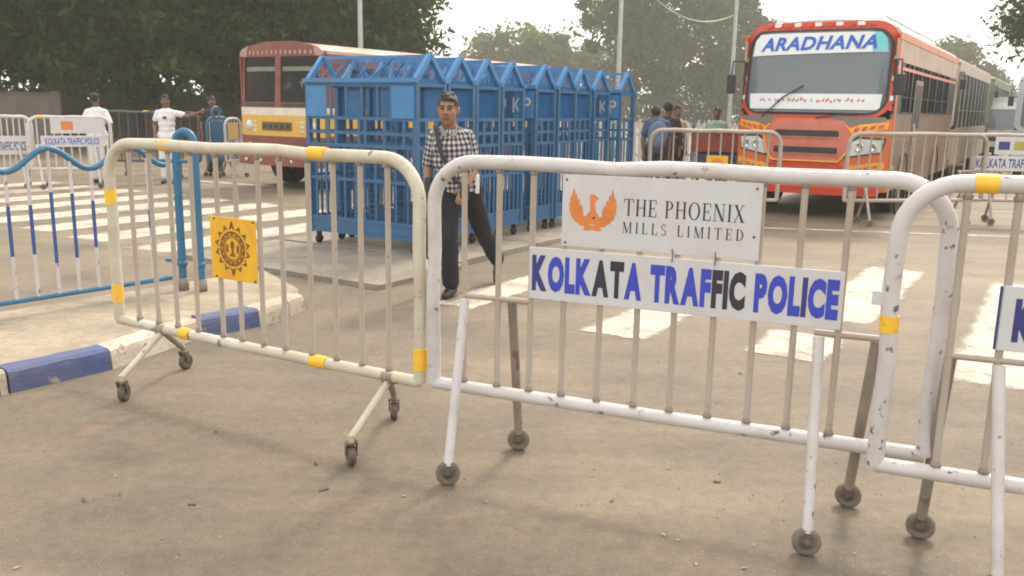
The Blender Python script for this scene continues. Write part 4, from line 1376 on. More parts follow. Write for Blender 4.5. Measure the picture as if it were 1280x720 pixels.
for s_ in (-1, 1):
    MB().lathe([(0, -.05), (.09, -.04), (.11, -.01), (.11, .02)], (s_ * .80, .05, 1.16), (0, 1, 0), 18).build('headlight', M_LAMP, lbus)
    MB().lathe([(0, -.03), (.05, -.02), (.05, .02)], (s_ * .80, .05, .80), (0, 1, 0), 12).build('indicator', M_YTAPE, lbus)
    for q in range(3):
        fp([(s_ * .62 - .05, 1.06 + q * .08), (s_ * .62 + .05, 1.06 + q * .08), (s_ * .62 + .05, 1.10 + q * .08), (s_ * .62 - .05, 1.10 + q * .08)], 'vent_slat', M_CREAMB, .01, .012)
    wheel(lbus, s_ * (HB - .18), 1.15, .46, .25, M_OLDRED, s_)
    wheel(lbus, s_ * (HB - .20), 6.4, .46, .30, M_OLDRED, s_)
    w2 = [(.75 + i * .86, .75 + i * .86 + .76) for i in range(9)]
    side_wall(lbus, s_ * (HB - .02), s_, .10, LB, (1.0, 1.50, 2.24, 2.46), w2, M_OLDYEL, M_OLDRED, M_OLDRED, m_pil=M_OLDRED)
    MB().bbox((s_ * (HB - .02), (LB + .1) / 2, .76), (.045, LB - .1, .47), .006).build('side_skirt', M_OLDRED, lbus)
    MB().bbox((s_ * (HB + .004), (LB + .1) / 2, 1.46), (.012, LB - .1, .09), .004).build('side_stripe', M_CREAMB, lbus)
fp([(-HB - .02, .44), (HB + .02, .44), (HB + .02, .60), (-HB - .02, .60)], 'bumper', M_MULLED, .09, .08)
for i in range(5):
    MB().lathe([(0, -.012), (.03, -.008), (.03, .01)], (-.8 + i * .4, -.08, .53), (0, 1, 0), 10).build('reflector', M_BANNER, lbus)
roof_shell(lbus, HB - .01, .10, LB, 2.45, .23, M_OLDROOF)
MB().bbox((0, LB / 2, .60), (2 * HB - .12, LB - .2, .08), .01).build('floor', M_INT, lbus)
MB().bbox((0, LB, 1.05), (2 * HB, .06, 1.0), .02).build('rear_wall', M_OLDRED, lbus)
MB().bbox((0, LB, 2.35), (2 * HB, .06, .25), .02).build('rear_header', M_OLDRED, lbus)
for r_ in range(6):
    for x in (-.66, .66):
        MB().bbox((x, 1.8 + r_ * 1.0, 1.3), (.7, .12, .8), .04).build('seat', M_SEAT, lbus)
drv = MB().tube([(.45 + .2 * math.cos(t), .55 + .08 * math.sin(t), 1.72 + .18 * math.sin(t)) for t in [2 * math.pi * i / 16 for i in range(16)]], .014, 6, closed=True).build('steering_wheel', M_DARK, lbus)

# ---- plain buses and vans queued behind
def queue_bus(name, label, pos, W_, H_, L_, m_body, m_roof, m_band, cat='bus', hood=False):
    t = thing(name, label, cat, (pos.x, pos.y, 0), ROAD_RZ)
    hw = W_ / 2
    fz = lambda x, z: .14 * (abs(x) / hw) ** 4 + max(0, z - 1.2) * (.28 if hood else .09)
    zw = 1.25 if not hood else 1.10
    wt = H_ - .35
    patch([(-hw, .4), (hw, .4), (hw, zw), (-hw, zw)], fz, 0, .05, 10, 4).build('front_panel', m_body, t)
    inn, outr = rrect(-hw + .13, hw - .13, zw + .06, wt, .1, 4), rrect(-hw, hw, zw, H_ - .12, .14, 4)
    ring_patch(outr, inn, fz, 0, .05).build('windscreen_surround', m_body, t)
    patch(inn, fz, -.015, .008, 10, 4).build('windscreen', M_WSGLASS, t)
    patch(rrect(-hw + .3, hw - .3, .75, 1.0, .04, 3), fz, .012, .014, 6, 2).build('grille', M_DARK, t)
    patch([(-hw, .36), (hw, .36), (hw, .56), (-hw, .56)], fz, .05, .06, 8, 2).build('bumper', m_band, t)
    for s_ in (-1, 1):
        patch([(a_ * s_, b_) for a_, b_ in ((hw - .26, .80), (hw - .06, .80), (hw - .06, 1.0), (hw - .26, 1.0))][::s_], fz, .012, .016, 4, 3).build('headlight', M_LAMP, t)
        nwin = int((L_ - .6) / .95)
        side_wall(t, s_ * (hw - .02), s_, .42, L_, (.4, zw, wt, H_ - .08), [(.75 + i * .95, .75 + i * .95 + .86) for i in range(nwin) if .75 + i * .95 + .9 < L_], m_body, M_DARK, m_body)
        MB().bbox((s_ * (hw + .003), (L_ + .42) / 2, zw - .1), (.012, L_ - .42, .09), .004).build('side_stripe', m_band, t)
        for yy in (1.3, L_ - 1.8):
            wheel(t, s_ * (hw - .17), yy, .40, .22, None, s_)
        mm = MB().tube([(s_ * (hw - .02), .35, wt), (s_ * (hw + .12), .12, wt), (s_ * (hw + .12), .12, wt - .15)], .013, 6).build('mirror_arm', M_DARK, t)
        MB().bbox((s_ * (hw + .12), .12, wt - .27), (.12, .05, .24), .02).build('mirror', M_DARK, mm)
    roof_shell(t, hw - .01, .30, L_, H_ - .10, .16, m_roof)
    MB().bbox((0, L_ / 2 + .2, .6), (W_ - .12, L_ - .5, .08), .01).build('floor', M_INT, t)
    MB().bbox((0, L_, H_ / 2 + .15), (W_, .06, H_ - .6), .02).build('rear_wall', M_INT, t)
    for r_ in range(3):
        MB().bbox((0, 1.4 + r_ * 1.1, 1.2), (W_ * .8, .14, .8), .05).build('seat', M_SEAT, t)
    return t
ou, ow = to_uw(oc)
q1 = UW(ou - .15, ow + LEN + 1.3)
queue_bus('tan_bus', 'tan coach queued directly behind the orange coach', q1, 2.35, 2.9, 9, mat('tan_body', (.42, .34, .24), .45, var=.12), M_CREAMB, M_DUST)
q2 = UW(ou - .2, ow + LEN + 12.2)
queue_bus('green_bus', 'dull green bus at the far end of the queue behind the tan coach', q2, 2.35, 2.9, 9, mat('dull_green_body', (.15, .17, .10), .5, var=.12), M_CREAMB, M_DUST)
q3 = G(1232, 204)
queue_bus('white_van', 'white van driving up beside the queue of coaches', Vector((q3.x, q3.y, 0)), 1.75, 2.15, 4.6, M_VANWHITE, M_VANWHITE, M_DARK, 'van', True)
q4 = G(1318, 232)
queue_bus('grey_minibus', 'pale grey minibus standing in front of the white van', Vector((q4.x, q4.y, 0)), 2.0, 2.55, 6.2, mat('pale_grey_body', (.50, .52, .53), .4, var=.06), M_VANWHITE, M_DARK, 'minibus')
# ------------------------------------------------------------------ people
def capsule(mb, p0, r0, p1, r1, n=14):
    p0, p1 = Vector(p0), Vector(p1)
    d = p1 - p0
    L = d.length
    d.normalize()
    pts, rs = [], []
    for i in range(6):
        a_ = math.pi / 2 * i / 5
        pts.append(p0 - d * r0 * math.cos(a_)); rs.append(max(r0 * math.sin(a_), 1e-3))
    for i in range(6):
        a_ = math.pi / 2 * (5 - i) / 5
        pts.append(p1 + d * r1 * math.cos(a_)); rs.append(max(r1 * math.sin(a_), 1e-3))
    mb.tube(pts, rs, n)

def ellipsoid(mb, c, r, rot=None, n=16, m_=10):
    c = Vector(c)
    vs, fs = [], []
    for i in range(m_ + 1):
        th = math.pi * i / m_
        for k in range(n):
            ph = 2 * math.pi * k / n
            v = Vector((r[0] * math.sin(th) * math.cos(ph), r[1] * math.sin(th) * math.sin(ph), r[2] * math.cos(th)))
            if i in (0, m_):
                v = Vector((r[0] * .02 * math.cos(ph), r[1] * .02 * math.sin(ph), v.z))
            if rot is not None:
                v = rot @ v
            vs.append(c + v)
    for i in range(m_):
        for k in range(n):
            k2 = (k + 1) % n
            fs.append((i * n + k, i * n + k2, (i + 1) * n + k2, (i + 1) * n + k))
    mb.add(vs, fs, 0, True)
    mb.add([vs[k] for k in range(n)], [tuple(range(n))])
    mb.add([vs[m_ * n + k] for k in range(n)], [tuple(range(n))])

def wrinkle(me, amp, k=9.0, stretch=(1, 1, .55)):
    from mathutils import noise as nz_
    me.update()
    nv = len(me.vertices)
    co = np.empty(nv * 3); me.vertices.foreach_get('co', co); co = co.reshape(-1, 3)
    nr = np.empty(nv * 3); me.vertices.foreach_get('normal', nr); nr = nr.reshape(-1, 3)
    d = np.array([1 - 2.2 * abs(nz_.noise(Vector((c[0] * k * stretch[0], c[1] * k * stretch[1], c[2] * k * stretch[2] + c[0] * 5)))) for c in co])
    co += nr * (d * amp)[:, None]
    me.vertices.foreach_set('co', co.ravel())
    me.update()

def remesh(mb, voxel, smooth=4, cut=None):
    """weld overlapping shapes into one continuous smooth surface"""
    me = mb.mesh('tmp')
    o = bpy.data.objects.new('tmp', me)
    COL.objects.link(o)
    r = o.modifiers.new('r', 'REMESH')
    r.mode = 'VOXEL'
    r.voxel_size = voxel
    r.use_smooth_shade = True
    s = o.modifiers.new('s', 'SMOOTH')
    s.factor = 0.5
    s.iterations = smooth
    bpy.context.view_layer.update()
    dg = bpy.context.evaluated_depsgraph_get()
    out = bpy.data.meshes.new_from_object(o.evaluated_get(dg))
    bpy.data.objects.remove(o)
    if cut is not None:
        bm = bmesh.new()
        bm.from_mesh(out)
        bmesh.ops.delete(bm, geom=[v for v in bm.verts if not cut(v.co)], context='VERTS')
        bm.to_mesh(out)
        bm.free()
    out.polygons.foreach_set('use_smooth', [True] * len(out.polygons))
    return out

def cloth_uv(me, segs):
    """u round the limb, v along it, from the nearest bone"""
    nv = len(me.vertices)
    co = np.empty(nv * 3); me.vertices.foreach_get('co', co); co = co.reshape(-1, 3)
    best = np.full(nv, 1e9); uu = np.zeros(nv); vv = np.zeros(nv)
    for p0, p1, r_ in segs:
        p0, p1 = np.array(p0, float), np.array(p1, float)
        d = p1 - p0; L = np.linalg.norm(d); d = d / L
        t = np.clip((co - p0) @ d, 0, L)
        q = co - (p0 + t[:, None] * d)
        dist = np.linalg.norm(q, axis=1) - r_
        e1 = np.array([1.0, 0, 0]); e1 = e1 - d * (e1 @ d); e1 /= np.linalg.norm(e1)
        e2 = np.cross(d, e1)
        ang = np.arctan2(q @ e1, -(q @ e2))
        m_ = dist < best
        best[m_] = dist[m_]
        uu[m_] = (ang * max(r_, .06))[m_]
        vv[m_] = ((co - p0) @ d)[m_]
    at = me.attributes.new('cloth', 'FLOAT_VECTOR', 'POINT')
    at.data.foreach_set('vector', np.stack([uu, vv, np.zeros(nv)], 1).ravel())

def plaid_mat():
    mt, nt, b = new_mat('plaid_shirt')
    n, l = nt.nodes, nt.links
    at = n.new('ShaderNodeAttribute'); at.attribute_name = 'cloth'
    sp = n.new('ShaderNodeSeparateXYZ'); l.new(at.outputs['Vector'], sp.inputs[0])
    sums = []
    for i in (0, 1):
        mu = n.new('ShaderNodeMath'); mu.operation = 'MULTIPLY'; mu.inputs[1].default_value = 1 / .044
        l.new(sp.outputs[i], mu.inputs[0])
        fr = n.new('ShaderNodeMath'); fr.operation = 'FRACT'; l.new(mu.outputs[0], fr.inputs[0])
        gt = n.new('ShaderNodeMath'); gt.operation = 'GREATER_THAN'; gt.inputs[1].default_value = 0.5
        l.new(fr.outputs[0], gt.inputs[0])
        sums.append(gt)
    ad = n.new('ShaderNodeMath'); ad.operation = 'ADD'
    l.new(sums[0].outputs[0], ad.inputs[0]); l.new(sums[1].outputs[0], ad.inputs[1])
    dv = n.new('ShaderNodeMath'); dv.operation = 'DIVIDE'; dv.inputs[1].default_value = 2
    l.new(ad.outputs[0], dv.inputs[0])
    rp = n.new('ShaderNodeValToRGB'); rp.color_ramp.interpolation = 'CONSTANT'
    e = rp.color_ramp.elements
    e[0].position = 0; e[0].color = (.50, .475, .46, 1)
    e[1].position = .4; e[1].color = (.17, .155, .16, 1)
    e2 = e.new(.9); e2.color = (.022, .02, .024, 1)
    l.new(dv.outputs[0], rp.inputs['Fac'])
    l.new(rp.outputs[0], b.inputs['Base Color'])
    b.inputs['Roughness'].default_value = 0.9
    return mt

M_SKIN = mat('skin', (0.27, 0.135, 0.075), 0.5, var=0.08, scale=14)
M_SKIND = mat('skin_dark', (0.17, 0.085, 0.05), 0.5, var=0.08, scale=14)
M_HAIR = mat('black_hair', (0.018, 0.013, 0.010), 0.6, var=0.4, scale=50, bump=.6, bump_scale=90)
M_NAVYTR = mat('navy_trousers', (0.011, 0.010, 0.018), 0.85, var=0.2)
M_BLKSHOE = mat('black_shoes', (0.012, 0.011, 0.011), 0.45)
M_POLWHITE = mat('police_white', (0.68, 0.68, 0.68), 0.8, var=0.05)
M_DKCLOTH = mat('dark_cloth', (0.03, 0.03, 0.035), 0.9, var=0.2)
M_BLUECLOTH = mat('slate_blue_cloth', (0.06, 0.09, 0.17), 0.9, var=0.15)
M_TANCLOTH = mat('tan_cloth', (0.40, 0.32, 0.22), 0.9, var=0.15)
M_GREENCLOTH = mat('green_cloth', (0.25, 0.33, 0.24), 0.9, var=0.15)
M_PLAID = plaid_mat()

STAND = dict(pelvis=(0, 0, .93), chest=(0, 0, 1.24), neck=(0, 0.01, 1.42), head=(0, -.015, 1.58),
             shL=(-.185, 0, 1.37), elL=(-.23, .01, 1.10), haL=(-.22, -.04, .86), shR=(.185, 0, 1.37), elR=(.23, .01, 1.10), haR=(.22, -.04, .86),
             hipL=(-.095, 0, .90), knL=(-.10, -.02, .49), anL=(-.10, .02, .09), hipR=(.095, 0, .90), knR=(.10, -.02, .49), anR=(.10, .02, .09),
             face=(0, -1, 0), toeL=(0, -1, 0), toeR=(0, -1, 0), heelL=0.0, heelR=0.0)

def hand(mb, wrist, elbow, curl=.5, side=1, scale=1.0):
    w = Vector(wrist)
    d = (w - Vector(elbow)).normalized()
    across = d.cross(Vector((0, -1, 0.2))).normalized()
    if across.length < .1:
        across = Vector((1, 0, 0))
    palm_n = across.cross(d).normalized()
    capsule(mb, w, .026, w + d * .03, .030)
    for q in (-.6, -.2, .2, .6):
        capsule(mb, w + d * .02 + across * q * .03, .017, w + d * .085 + across * q * .052, .0135)
    for i, (q, ln) in enumerate(((-.75, .062), (-.25, .078), (.25, .083), (.75, .072))):
        b0 = w + d * .085 + across * q * .042
        d1 = (d * math.cos(curl) + palm_n * -math.sin(curl) * side).normalized()
        b1 = b0 + d1 * ln * .52
        d2 = (d * math.cos(curl * 2.1) + palm_n * -math.sin(curl * 2.1) * side).normalized()
        b2 = b1 + d2 * ln * .48
        capsule(mb, b0, .0098, b1, .009)
        capsule(mb, b1, .009, b2, .0075)
    t0 = w + d * .025 + across * .030
    t1 = t0 + (d * .6 + across * .7 - palm_n * .3 * side).normalized() * .042
    capsule(mb, t0, .0125, t1, .0105)
    capsule(mb, t1, .0105, t1 + (d * .95 + across * .15 - palm_n * .3 * side).normalized() * .032, .0085)

def person(label, loc, rz, pose, m_skin, m_shirt, m_trs, vox=.011, sleeve=.9, scale=1.0, cap=None, hem=.86, shoes=None, fine=False, group=None, uv=False, hands=True, belly=0.0, hs=1.0):
    J = dict(STAND); J.update(pose)
    V3 = lambda k: Vector(J[k])
    b = MB()
    head, neck = V3('head'), V3('neck')
    fd = V3('face').normalized()
    side = Vector((0, 0, 1)).cross(fd).normalized()
    up = fd.cross(side).normalized()
    hrot = Matrix((side, -fd, up)).transposed()
    hrot = hrot * hs
    hp = lambda x, y, z: head + (side * x - fd * y + up * z) * hs      # y<0 is towards the face
    ellipsoid(b, hp(0, .012, .035), (.074, .092, .088), hrot)
    ellipsoid(b, hp(0, -.020, -.03), (.067, .068, .084), hrot)
    ellipsoid(b, hp(0, -.040, -.085), (.034, .032, .028), hrot)
    capsule(b, hp(0, -.085, .02), .010, hp(0, -.105, -.018), .0145)          # nose
    for s_ in (-1, 1):
        ellipsoid(b, hp(s_ * .016, -.090, -.024), (.010, .010, .008), hrot, 8, 6)
        ellipsoid(b, hp(s_ * .076, .012, -.002), (.011, .022, .034), hrot, 10, 8)   # ears
        ellipsoid(b, hp(s_ * .036, -.058, -.018), (.022, .020, .024), hrot, 10, 8)  # cheeks
    ellipsoid(b, hp(0, -.078, -.056), (.022, .010, .010), hrot, 10, 8)       # lips
    ellipsoid(b, hp(0, -.066, .034), (.046, .012, .010), hrot, 10, 8)        # brow
    capsule(b, head + (neck - head) * .35 + Vector((0, .02, 0)), .054, neck + Vector((0, .01, -.04)), .062)
    pel, ch = V3('pelvis'), V3('chest')
    capsule(b, pel, .115, ch, .125)
    for s_ in 'LR':
        capsule(b, V3('sh' + s_) * .9 + (V3('shL') + V3('shR')) * .05 + Vector((0, 0, -.03)), .044, V3('el' + s_), .040)
        fa = V3('ha' + s_)
        capsule(b, V3('el' + s_), .041, fa, .028)
        if hands:
            hand(b, fa, V3('el' + s_), .45, 1)
        else:
            ellipsoid(b, fa + (fa - V3('el' + s_)).normalized() * .07, (.035, .035, .07))
        capsule(b, V3('hip' + s_), .078, V3('kn' + s_), .055)
        capsule(b, V3('kn' + s_), .053, V3('an' + s_), .038)
    body = put('person', remesh(b, vox if not fine else .0065, 3), m_skin)
    body.location = loc
    body.rotation_euler = (0, 0, rz)
    body.scale = (scale,) * 3
    tag(body, label, 'person', group)
    # shirt
    c = MB()
    segs = []
    sL, sR = V3('shL'), V3('shR')
    ctr = (sL + sR) / 2
    capsule(c, sL * .86 + sR * .14 + Vector((0, 0, -.012)), .062, ctr + Vector((0, .01, .025)), .075)
    capsule(c, sR * .86 + sL * .14 + Vector((0, 0, -.012)), .062, ctr + Vector((0, .01, .025)), .075)
    for f_, wx, wy in ((.0, .155 + belly, .115 + belly * .5), (.25, .160 + belly, .118 + belly), (.5, .168 + belly, .122 + belly), (.75, .180, .120 + belly * .4), (.93, .175, .105)):
        p = pel + (ctr - pel) * f_
        ax = (sR - sL).normalized()
        ellipsoid(c, p + Vector((0, -.01 - belly * .4, 0)) if f_ < .8 else p, (wx, wy, .115), Matrix((Vector((ax.x, ax.y, 0)).normalized(), Vector((-ax.y, ax.x, 0)).normalized(), Vector((0, 0, 1)))).transposed())
    capsule(c, pel + Vector((-.035, 0, -.03)), .138, pel + Vector((.035, 0, -.03)), .138)
    segs.append((pel + Vector((0, 0, -.3)), ctr + Vector((0, 0, .35)), .16))
    capsule(c, neck + Vector((0, .012, -.10)), .085, neck + Vector((0, .026, -.030)), .068)   # collar
    for s_ in 'LR':
        e = V3('sh' + s_) + (V3('el' + s_) - V3('sh' + s_)) * min(1, sleeve)
        capsule(c, V3('sh' + s_) + (ctr - V3('sh' + s_)) * .12 + Vector((0, 0, -.012)), .062, e, .056)
        segs.append((V3('sh' + s_), V3('el' + s_), .055))
        if sleeve > 1:
            e2 = V3('el' + s_) + (V3('ha' + s_) - V3('el' + s_)) * (sleeve - 1)
            capsule(c, V3('el' + s_), .056, e2, .045)
            segs.append((V3('el' + s_), V3('ha' + s_), .045))
    me = remesh(c, vox, 5, cut=lambda co: co.z > hem)
    if uv:
        cloth_uv(me, segs)
    wrinkle(me, .007 if fine else .002)
    put('shirt', me, m_shirt, body)
    # trousers
    t = MB()
    capsule(t, V3('hipL') + Vector((.01, 0, .02)), .118, V3('hipR') + Vector((-.01, 0, .02)), .118)
    for s_ in 'LR':
        k_, a_ = V3('kn' + s_), V3('an' + s_)
        capsule(t, V3('hip' + s_), .098, k_, .076)
        capsule(t, k_, .076, a_ + (k_ - a_) * .08, .068)
    tm_ = remesh(t, vox, 4)
    wrinkle(tm_, .008 if fine else .003, 7.0, (1, 1, .8))
    put('trousers', tm_, m_trs, body)
    for s_ in 'LR':
        a_ = V3('an' + s_)
        tz = V3('toe' + s_).normalized()
        hl = J['heel' + s_]
        sm = MB()
        dn = Vector((tz.x, tz.y, -hl)).normalized()
        base = Vector((a_.x, a_.y, a_.z - .035))
        capsule(sm, base - dn * .05 + Vector((0, 0, -.01)), .040, base + dn * .09 + Vector((0, 0, -.012)), .042)
        capsule(sm, base + dn * .06 + Vector((0, 0, -.015)), .043, base + dn * .165 + Vector((0, 0, -.022)), .032)
        capsule(sm, a_ + Vector((0, 0, .02)), .045, base, .042)
        put('shoe', remesh(sm, .008, 3), shoes or M_BLKSHOE, body)
    # hair
    h = MB()
    ellipsoid(h, hp(0, .018, .038), (.081, .098, .090), hrot)
    ellipsoid(h, hp(.012, -.046, .080), (.052, .038, .024), hrot)
    for q in range(16):
        an, rr = q * 2.4, .02 + .035 * (q % 4) / 3
        ellipsoid(h, hp(rr * math.cos(an), .012 + rr * 1.15 * math.sin(an), .122 - 5.2 * rr * rr + .006 * math.sin(q * 1.7)), (.022, .024, .014), hrot, 8, 6)
    def keep(co):
        q = co - head
        y_, z_ = -q.dot(fd) / hs, q.dot(up) / hs
        return z_ > (.064 + .006 * math.sin(co.x * 190) if y_ < -.05 else (.030 if y_ < -.015 else (-.012 if y_ < .03 else -.055)))
    put('hair', remesh(h, .008, 2, cut=keep), M_HAIR, body)
    for s_ in (-1, 1):
        e = MB(); ellipsoid(e, hp(s_ * .031, -.080, .012), (.013, .008, .0065), hrot, 10, 8)
        put('eye', e.mesh('eye'), mat('eye_dark', (.03, .022, .02), .2), body)
        e = MB(); e.tube([hp(s_ * .014, -.087, .030), hp(s_ * .030, -.087, .036), hp(s_ * .048, -.076, .030)], .0045, 6)
        e.build('eyebrow', M_HAIR, body)
    e = MB(); e.tube([hp(-.026, -.086, -.054), hp(-.01, -.094, -.056), hp(.01, -.094, -.056), hp(.026, -.086, -.054)], .0030, 6)
    e.build('mouth', mat('lip_line', (.10, .035, .03), .5), body)
    if cap:
        e = MB()
        ellipsoid(e, hp(0, .012, .075), (.094, .11, .068), hrot)
        put('cap', remesh(e, .009, 2, cut=lambda co: (co - head).dot(up) > .05), cap, body)
    return body, J, hp

# walking man in the plaid shirt
mp = G(565, 374)
man, J, hp = person('man in a black and white plaid shirt walking past the cages with a sling strap', (mp.x, mp.y + .05, 0), 0.0,
    dict(pelvis=(.035, .20, .925), chest=(-.01, .17, 1.22), neck=(-.035, .14, 1.405), head=(-.048, .105, 1.548),
         shL=(-.178, .16, 1.345), elL=(-.222, .22, 1.09), haL=(-.222, .12, .86),
         shR=(.122, .16, 1.345), elR=(.175, .17, 1.085), haR=(.105, .00, .925),
         hipL=(-.045, .19, .89), knL=(-.035, .04, .49), anL=(-.015, .06, .095), hipR=(.125, .22, .89), knR=(.235, .40, .52), anR=(.365, .74, .20),
         face=(-.12, -1, -.03), toeL=(-.25, -1, 0), toeR=(-.05, -1, 0), heelR=.9),
    M_SKIN, M_PLAID, M_NAVYTR, vox=.010, sleeve=.95, fine=True, uv=True, hem=.875, belly=.024, hs=1.10)
st = MB()
st.tube([(-.155, .12, 1.415), (-.135, .045, 1.36), (-.10, -.004, 1.22), (-.03, -.022, 1.08), (.03, .0, .96)], .019, 8)
st.build('sling_strap', mat('strap_dark', (.03, .03, .04), .8), man)
MB().bbox((.10, -.065, .90), (.075, .02, .14), .006).build('phone', M_BLACK, man)
MB().bbox((.195, .12, .95), (.035, .02, .16), .006).build('paper', M_BANNER, man)
for s_ in (-1, 1):      # open shirt collar
    cl_ = MB().prism([(-.035 + s_ * .012, .045, 1.345), (-.035 + s_ * .060, .062, 1.335), (-.035 + s_ * .082, .10, 1.405), (-.035 + s_ * .070, .14, 1.425), (-.035 + s_ * .052, .09, 1.405)], (0, -.010, .004))
    cl_.build('collar', mat('collar_grey', (.26, .245, .24), .9, var=.12, scale=40), man)
for q in range(5):      # placket buttons
    MB().lathe([(0, -.004), (.006, -.003), (.006, .003)], (-.03 + .008 * q, .052 - .006 * min(q, 2) + .004 * max(0, q - 2), 1.36 - q * .09), (0, 1, 0), 8).build('button', M_BANNER, man)

# checkered marker post beside him
cp = G(534, 374)
ck = thing('marker_post', 'slim black post with black and white checks at its foot beside the walking man', 'post', (cp.x, cp.y + .15, 0))
MB().lathe([(0, 0), (.036, 0), (.036, .40), (.036, .98), (.03, 1.0), (0, 1.0)], (0, 0, 0), n=16).build('post', M_BLACK, ck)
for i in range(4):
    for k_ in range(4):
        if (i + k_) % 2 == 0:
            vs = []
            for z in (.02 + i * .1, .12 + i * .1):
                for a_ in range(5):
                    an = 2 * math.pi * (k_ + a_ / 4) / 4 + .6
                    vs.append((.0385 * math.cos(an), .0385 * math.sin(an), z))
            MB().add(vs, [(a_, a_ + 1, a_ + 6, a_ + 5) for a_ in range(4)]).build('white_square', M_BANNER, ck)

# police officers in white
pp = G(127, 229)
person('police officer in white uniform standing with his back turned at the far barriers', (pp.x, pp.y, 0), 0, dict(face=(.1, 1, 0), toeL=(0, 1, 0), toeR=(0, 1, 0), elL=(-.27, -.02, 1.12), haL=(-.20, .14, .98), elR=(.27, -.02, 1.12), haR=(.20, .14, .98)), M_SKIND, M_POLWHITE, M_POLWHITE, .016, .8, hands=False, cap=M_DKCLOTH, hem=.86)
pp = G(213, 229)
b2, _, _ = person('police officer in white uniform stretching one arm out towards the bus', (pp.x, pp.y, 0), 0, dict(face=(.5, -1, 0), shR=(.19, 0, 1.37), elR=(.44, -.04, 1.30), haR=(.68, -.08, 1.38), elL=(-.25, .02, 1.12), haL=(-.20, -.10, .93)), M_SKIND, M_POLWHITE, M_POLWHITE, .016, .55, hands=False)
MB().bbox((.02, -.145, 1.27), (.07, .012, .05), .004).build('badge', M_DARK, b2)
# dark figures at the barrier
pp = AT(266, 150, 19.5)
person('man in dark clothes standing by the trees behind the police officers', (pp.x, pp.y, 0), .3, dict(), M_SKIND, M_DKCLOTH, M_DKCLOTH, .018, .6, hands=False)
# people beside the cage row
pp = AT(822, 140, 15.2)
bp, _, hp2 = person('man with a slate blue backpack facing away beside the lettered cage', (pp.x, pp.y, 0), 0, dict(face=(-.3, 1, -.15), head=(-.03, .05, 1.52), toeL=(0, 1, 0), toeR=(0, 1, 0)), M_SKIND, M_BLUECLOTH, M_DKCLOTH, .016, .7, hands=False)
bk = MB(); ellipsoid(bk, (0, -.16, 1.16), (.17, .10, .24)); ellipsoid(bk, (0, -.22, 1.05), (.12, .07, .12))
put('backpack', remesh(bk, .012, 3), mat('backpack_blue', (.10, .13, .21), .8, var=.2), bp)
pp = AT(836, 132, 16.0)
person('man in a black shirt standing behind the backpack wearer', (pp.x, pp.y, 0), 0, dict(face=(.6, 1, 0), toeL=(0, 1, 0), toeR=(0, 1, 0)), M_SKIND, M_DKCLOTH, M_DKCLOTH, .016, 1.6, scale=1.02, hands=False)
pp = AT(846, 140, 17.0)
person('person in a tan shirt half hidden behind the man in black', (pp.x, pp.y, 0), .4, dict(), M_SKIND, M_TANCLOTH, M_DKCLOTH, .018, .7, scale=.98, hands=False)
pp = AT(897, 140, 17.5)
person('person in a pale green shirt standing beside the red handcart', (pp.x, pp.y, 0), -.5, dict(), M_SKIND, M_GREENCLOTH, M_BLUECLOTH, .018, .7, scale=.97, hands=False)

# ------------------------------------------------------------------ red handcart by the coach
pc = AT(902, 200, 16.2)
hc = thing('handcart', 'red box handcart on spoked wheels beside the orange coach', 'cart', (pc.x, pc.y, 0), ROAD_RZ * .3)
MB().bbox((0, 0, 1.02), (1.1, .6, .34), .02).build('box', mat('cart_red', (.30, .06, .045), .6, var=.2), hc)
MB().bbox((0, 0, 1.215), (1.18, .68, .035), .01).build('lid', mat('cart_lid', (.34, .12, .08), .6, var=.2), hc)
MB().bbox((0, -.01, .70), (.95, .5, .26), .02).build('lower_box', M_BLUECLOTH, hc)
for s_ in (-1, 1):
    w_ = MB().tube([(s_ * .46 * 0 + s_ * .42, .36 * math.cos(t), .36 + .34 * math.sin(t)) for t in [2 * math.pi * i / 24 for i in range(24)]], .02, 6, closed=True)
    wo2 = w_.build('wheel', M_TYRE, hc)
    sp_ = MB()
    for i in range(8):
        a_ = math.pi * 2 * i / 8
        sp_.tube([(s_ * .42, 0, .36), (s_ * .42, .34 * math.cos(a_), .36 + .32 * math.sin(a_))], .006, 5)
    sp_.build('spokes', M_STEEL, wo2)
    MB().tube([(s_ * .5, .3, .95), (s_ * .5, .3, .02)], .02, 6).build('leg', M_STEEL, hc)

# ------------------------------------------------------------------ far walls, fence, poles
def wall(label, p0, p1, h, th, m_, name='boundary_wall', cop=True):
    p0, p1 = Vector(p0), Vector(p1)
    d = p1 - p0; d.z = 0
    L = d.length
    t = thing(name, label, 'wall', (p0.x, p0.y, 0), math.atan2(d.y, d.x))
    nseg = max(1, int(L / 3.2))
    pnl = MB().bbox((L / nseg / 2, 0, h / 2), (L / nseg - .02, th, h), .01).mesh('wall_panel'); pnl.materials.append(m_)
    pil = MB().bbox((0, 0, (h + .12) / 2), (.28, th + .12, h + .12), .015).mesh('pillar'); pil.materials.append(m_)
    for i in range(nseg):
        put('wall_panel', pnl, None, t, (L / nseg * i, 0, 0))
    for i in range(nseg + 1):
        put('pillar', pil, None, t, (L / nseg * i, 0, 0))
    MB().bbox((L / 2, 0, h + .04), (L, th + .06, .08), .01).build('coping', m_, t)
    return t
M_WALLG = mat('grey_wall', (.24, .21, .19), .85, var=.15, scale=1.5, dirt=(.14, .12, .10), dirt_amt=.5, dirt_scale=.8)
M_WALLD = mat('dark_wall', (.07, .065, .06), .9, var=.3, scale=1.5)  # plain dark grey, blotchy at random, darker than the other wall
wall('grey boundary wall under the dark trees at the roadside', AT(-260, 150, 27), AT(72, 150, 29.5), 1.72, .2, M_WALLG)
wall('dark wall running behind the police officers under the trees', AT(75, 150, 30.5), AT(620, 150, 44), 1.5, .2, M_WALLD)

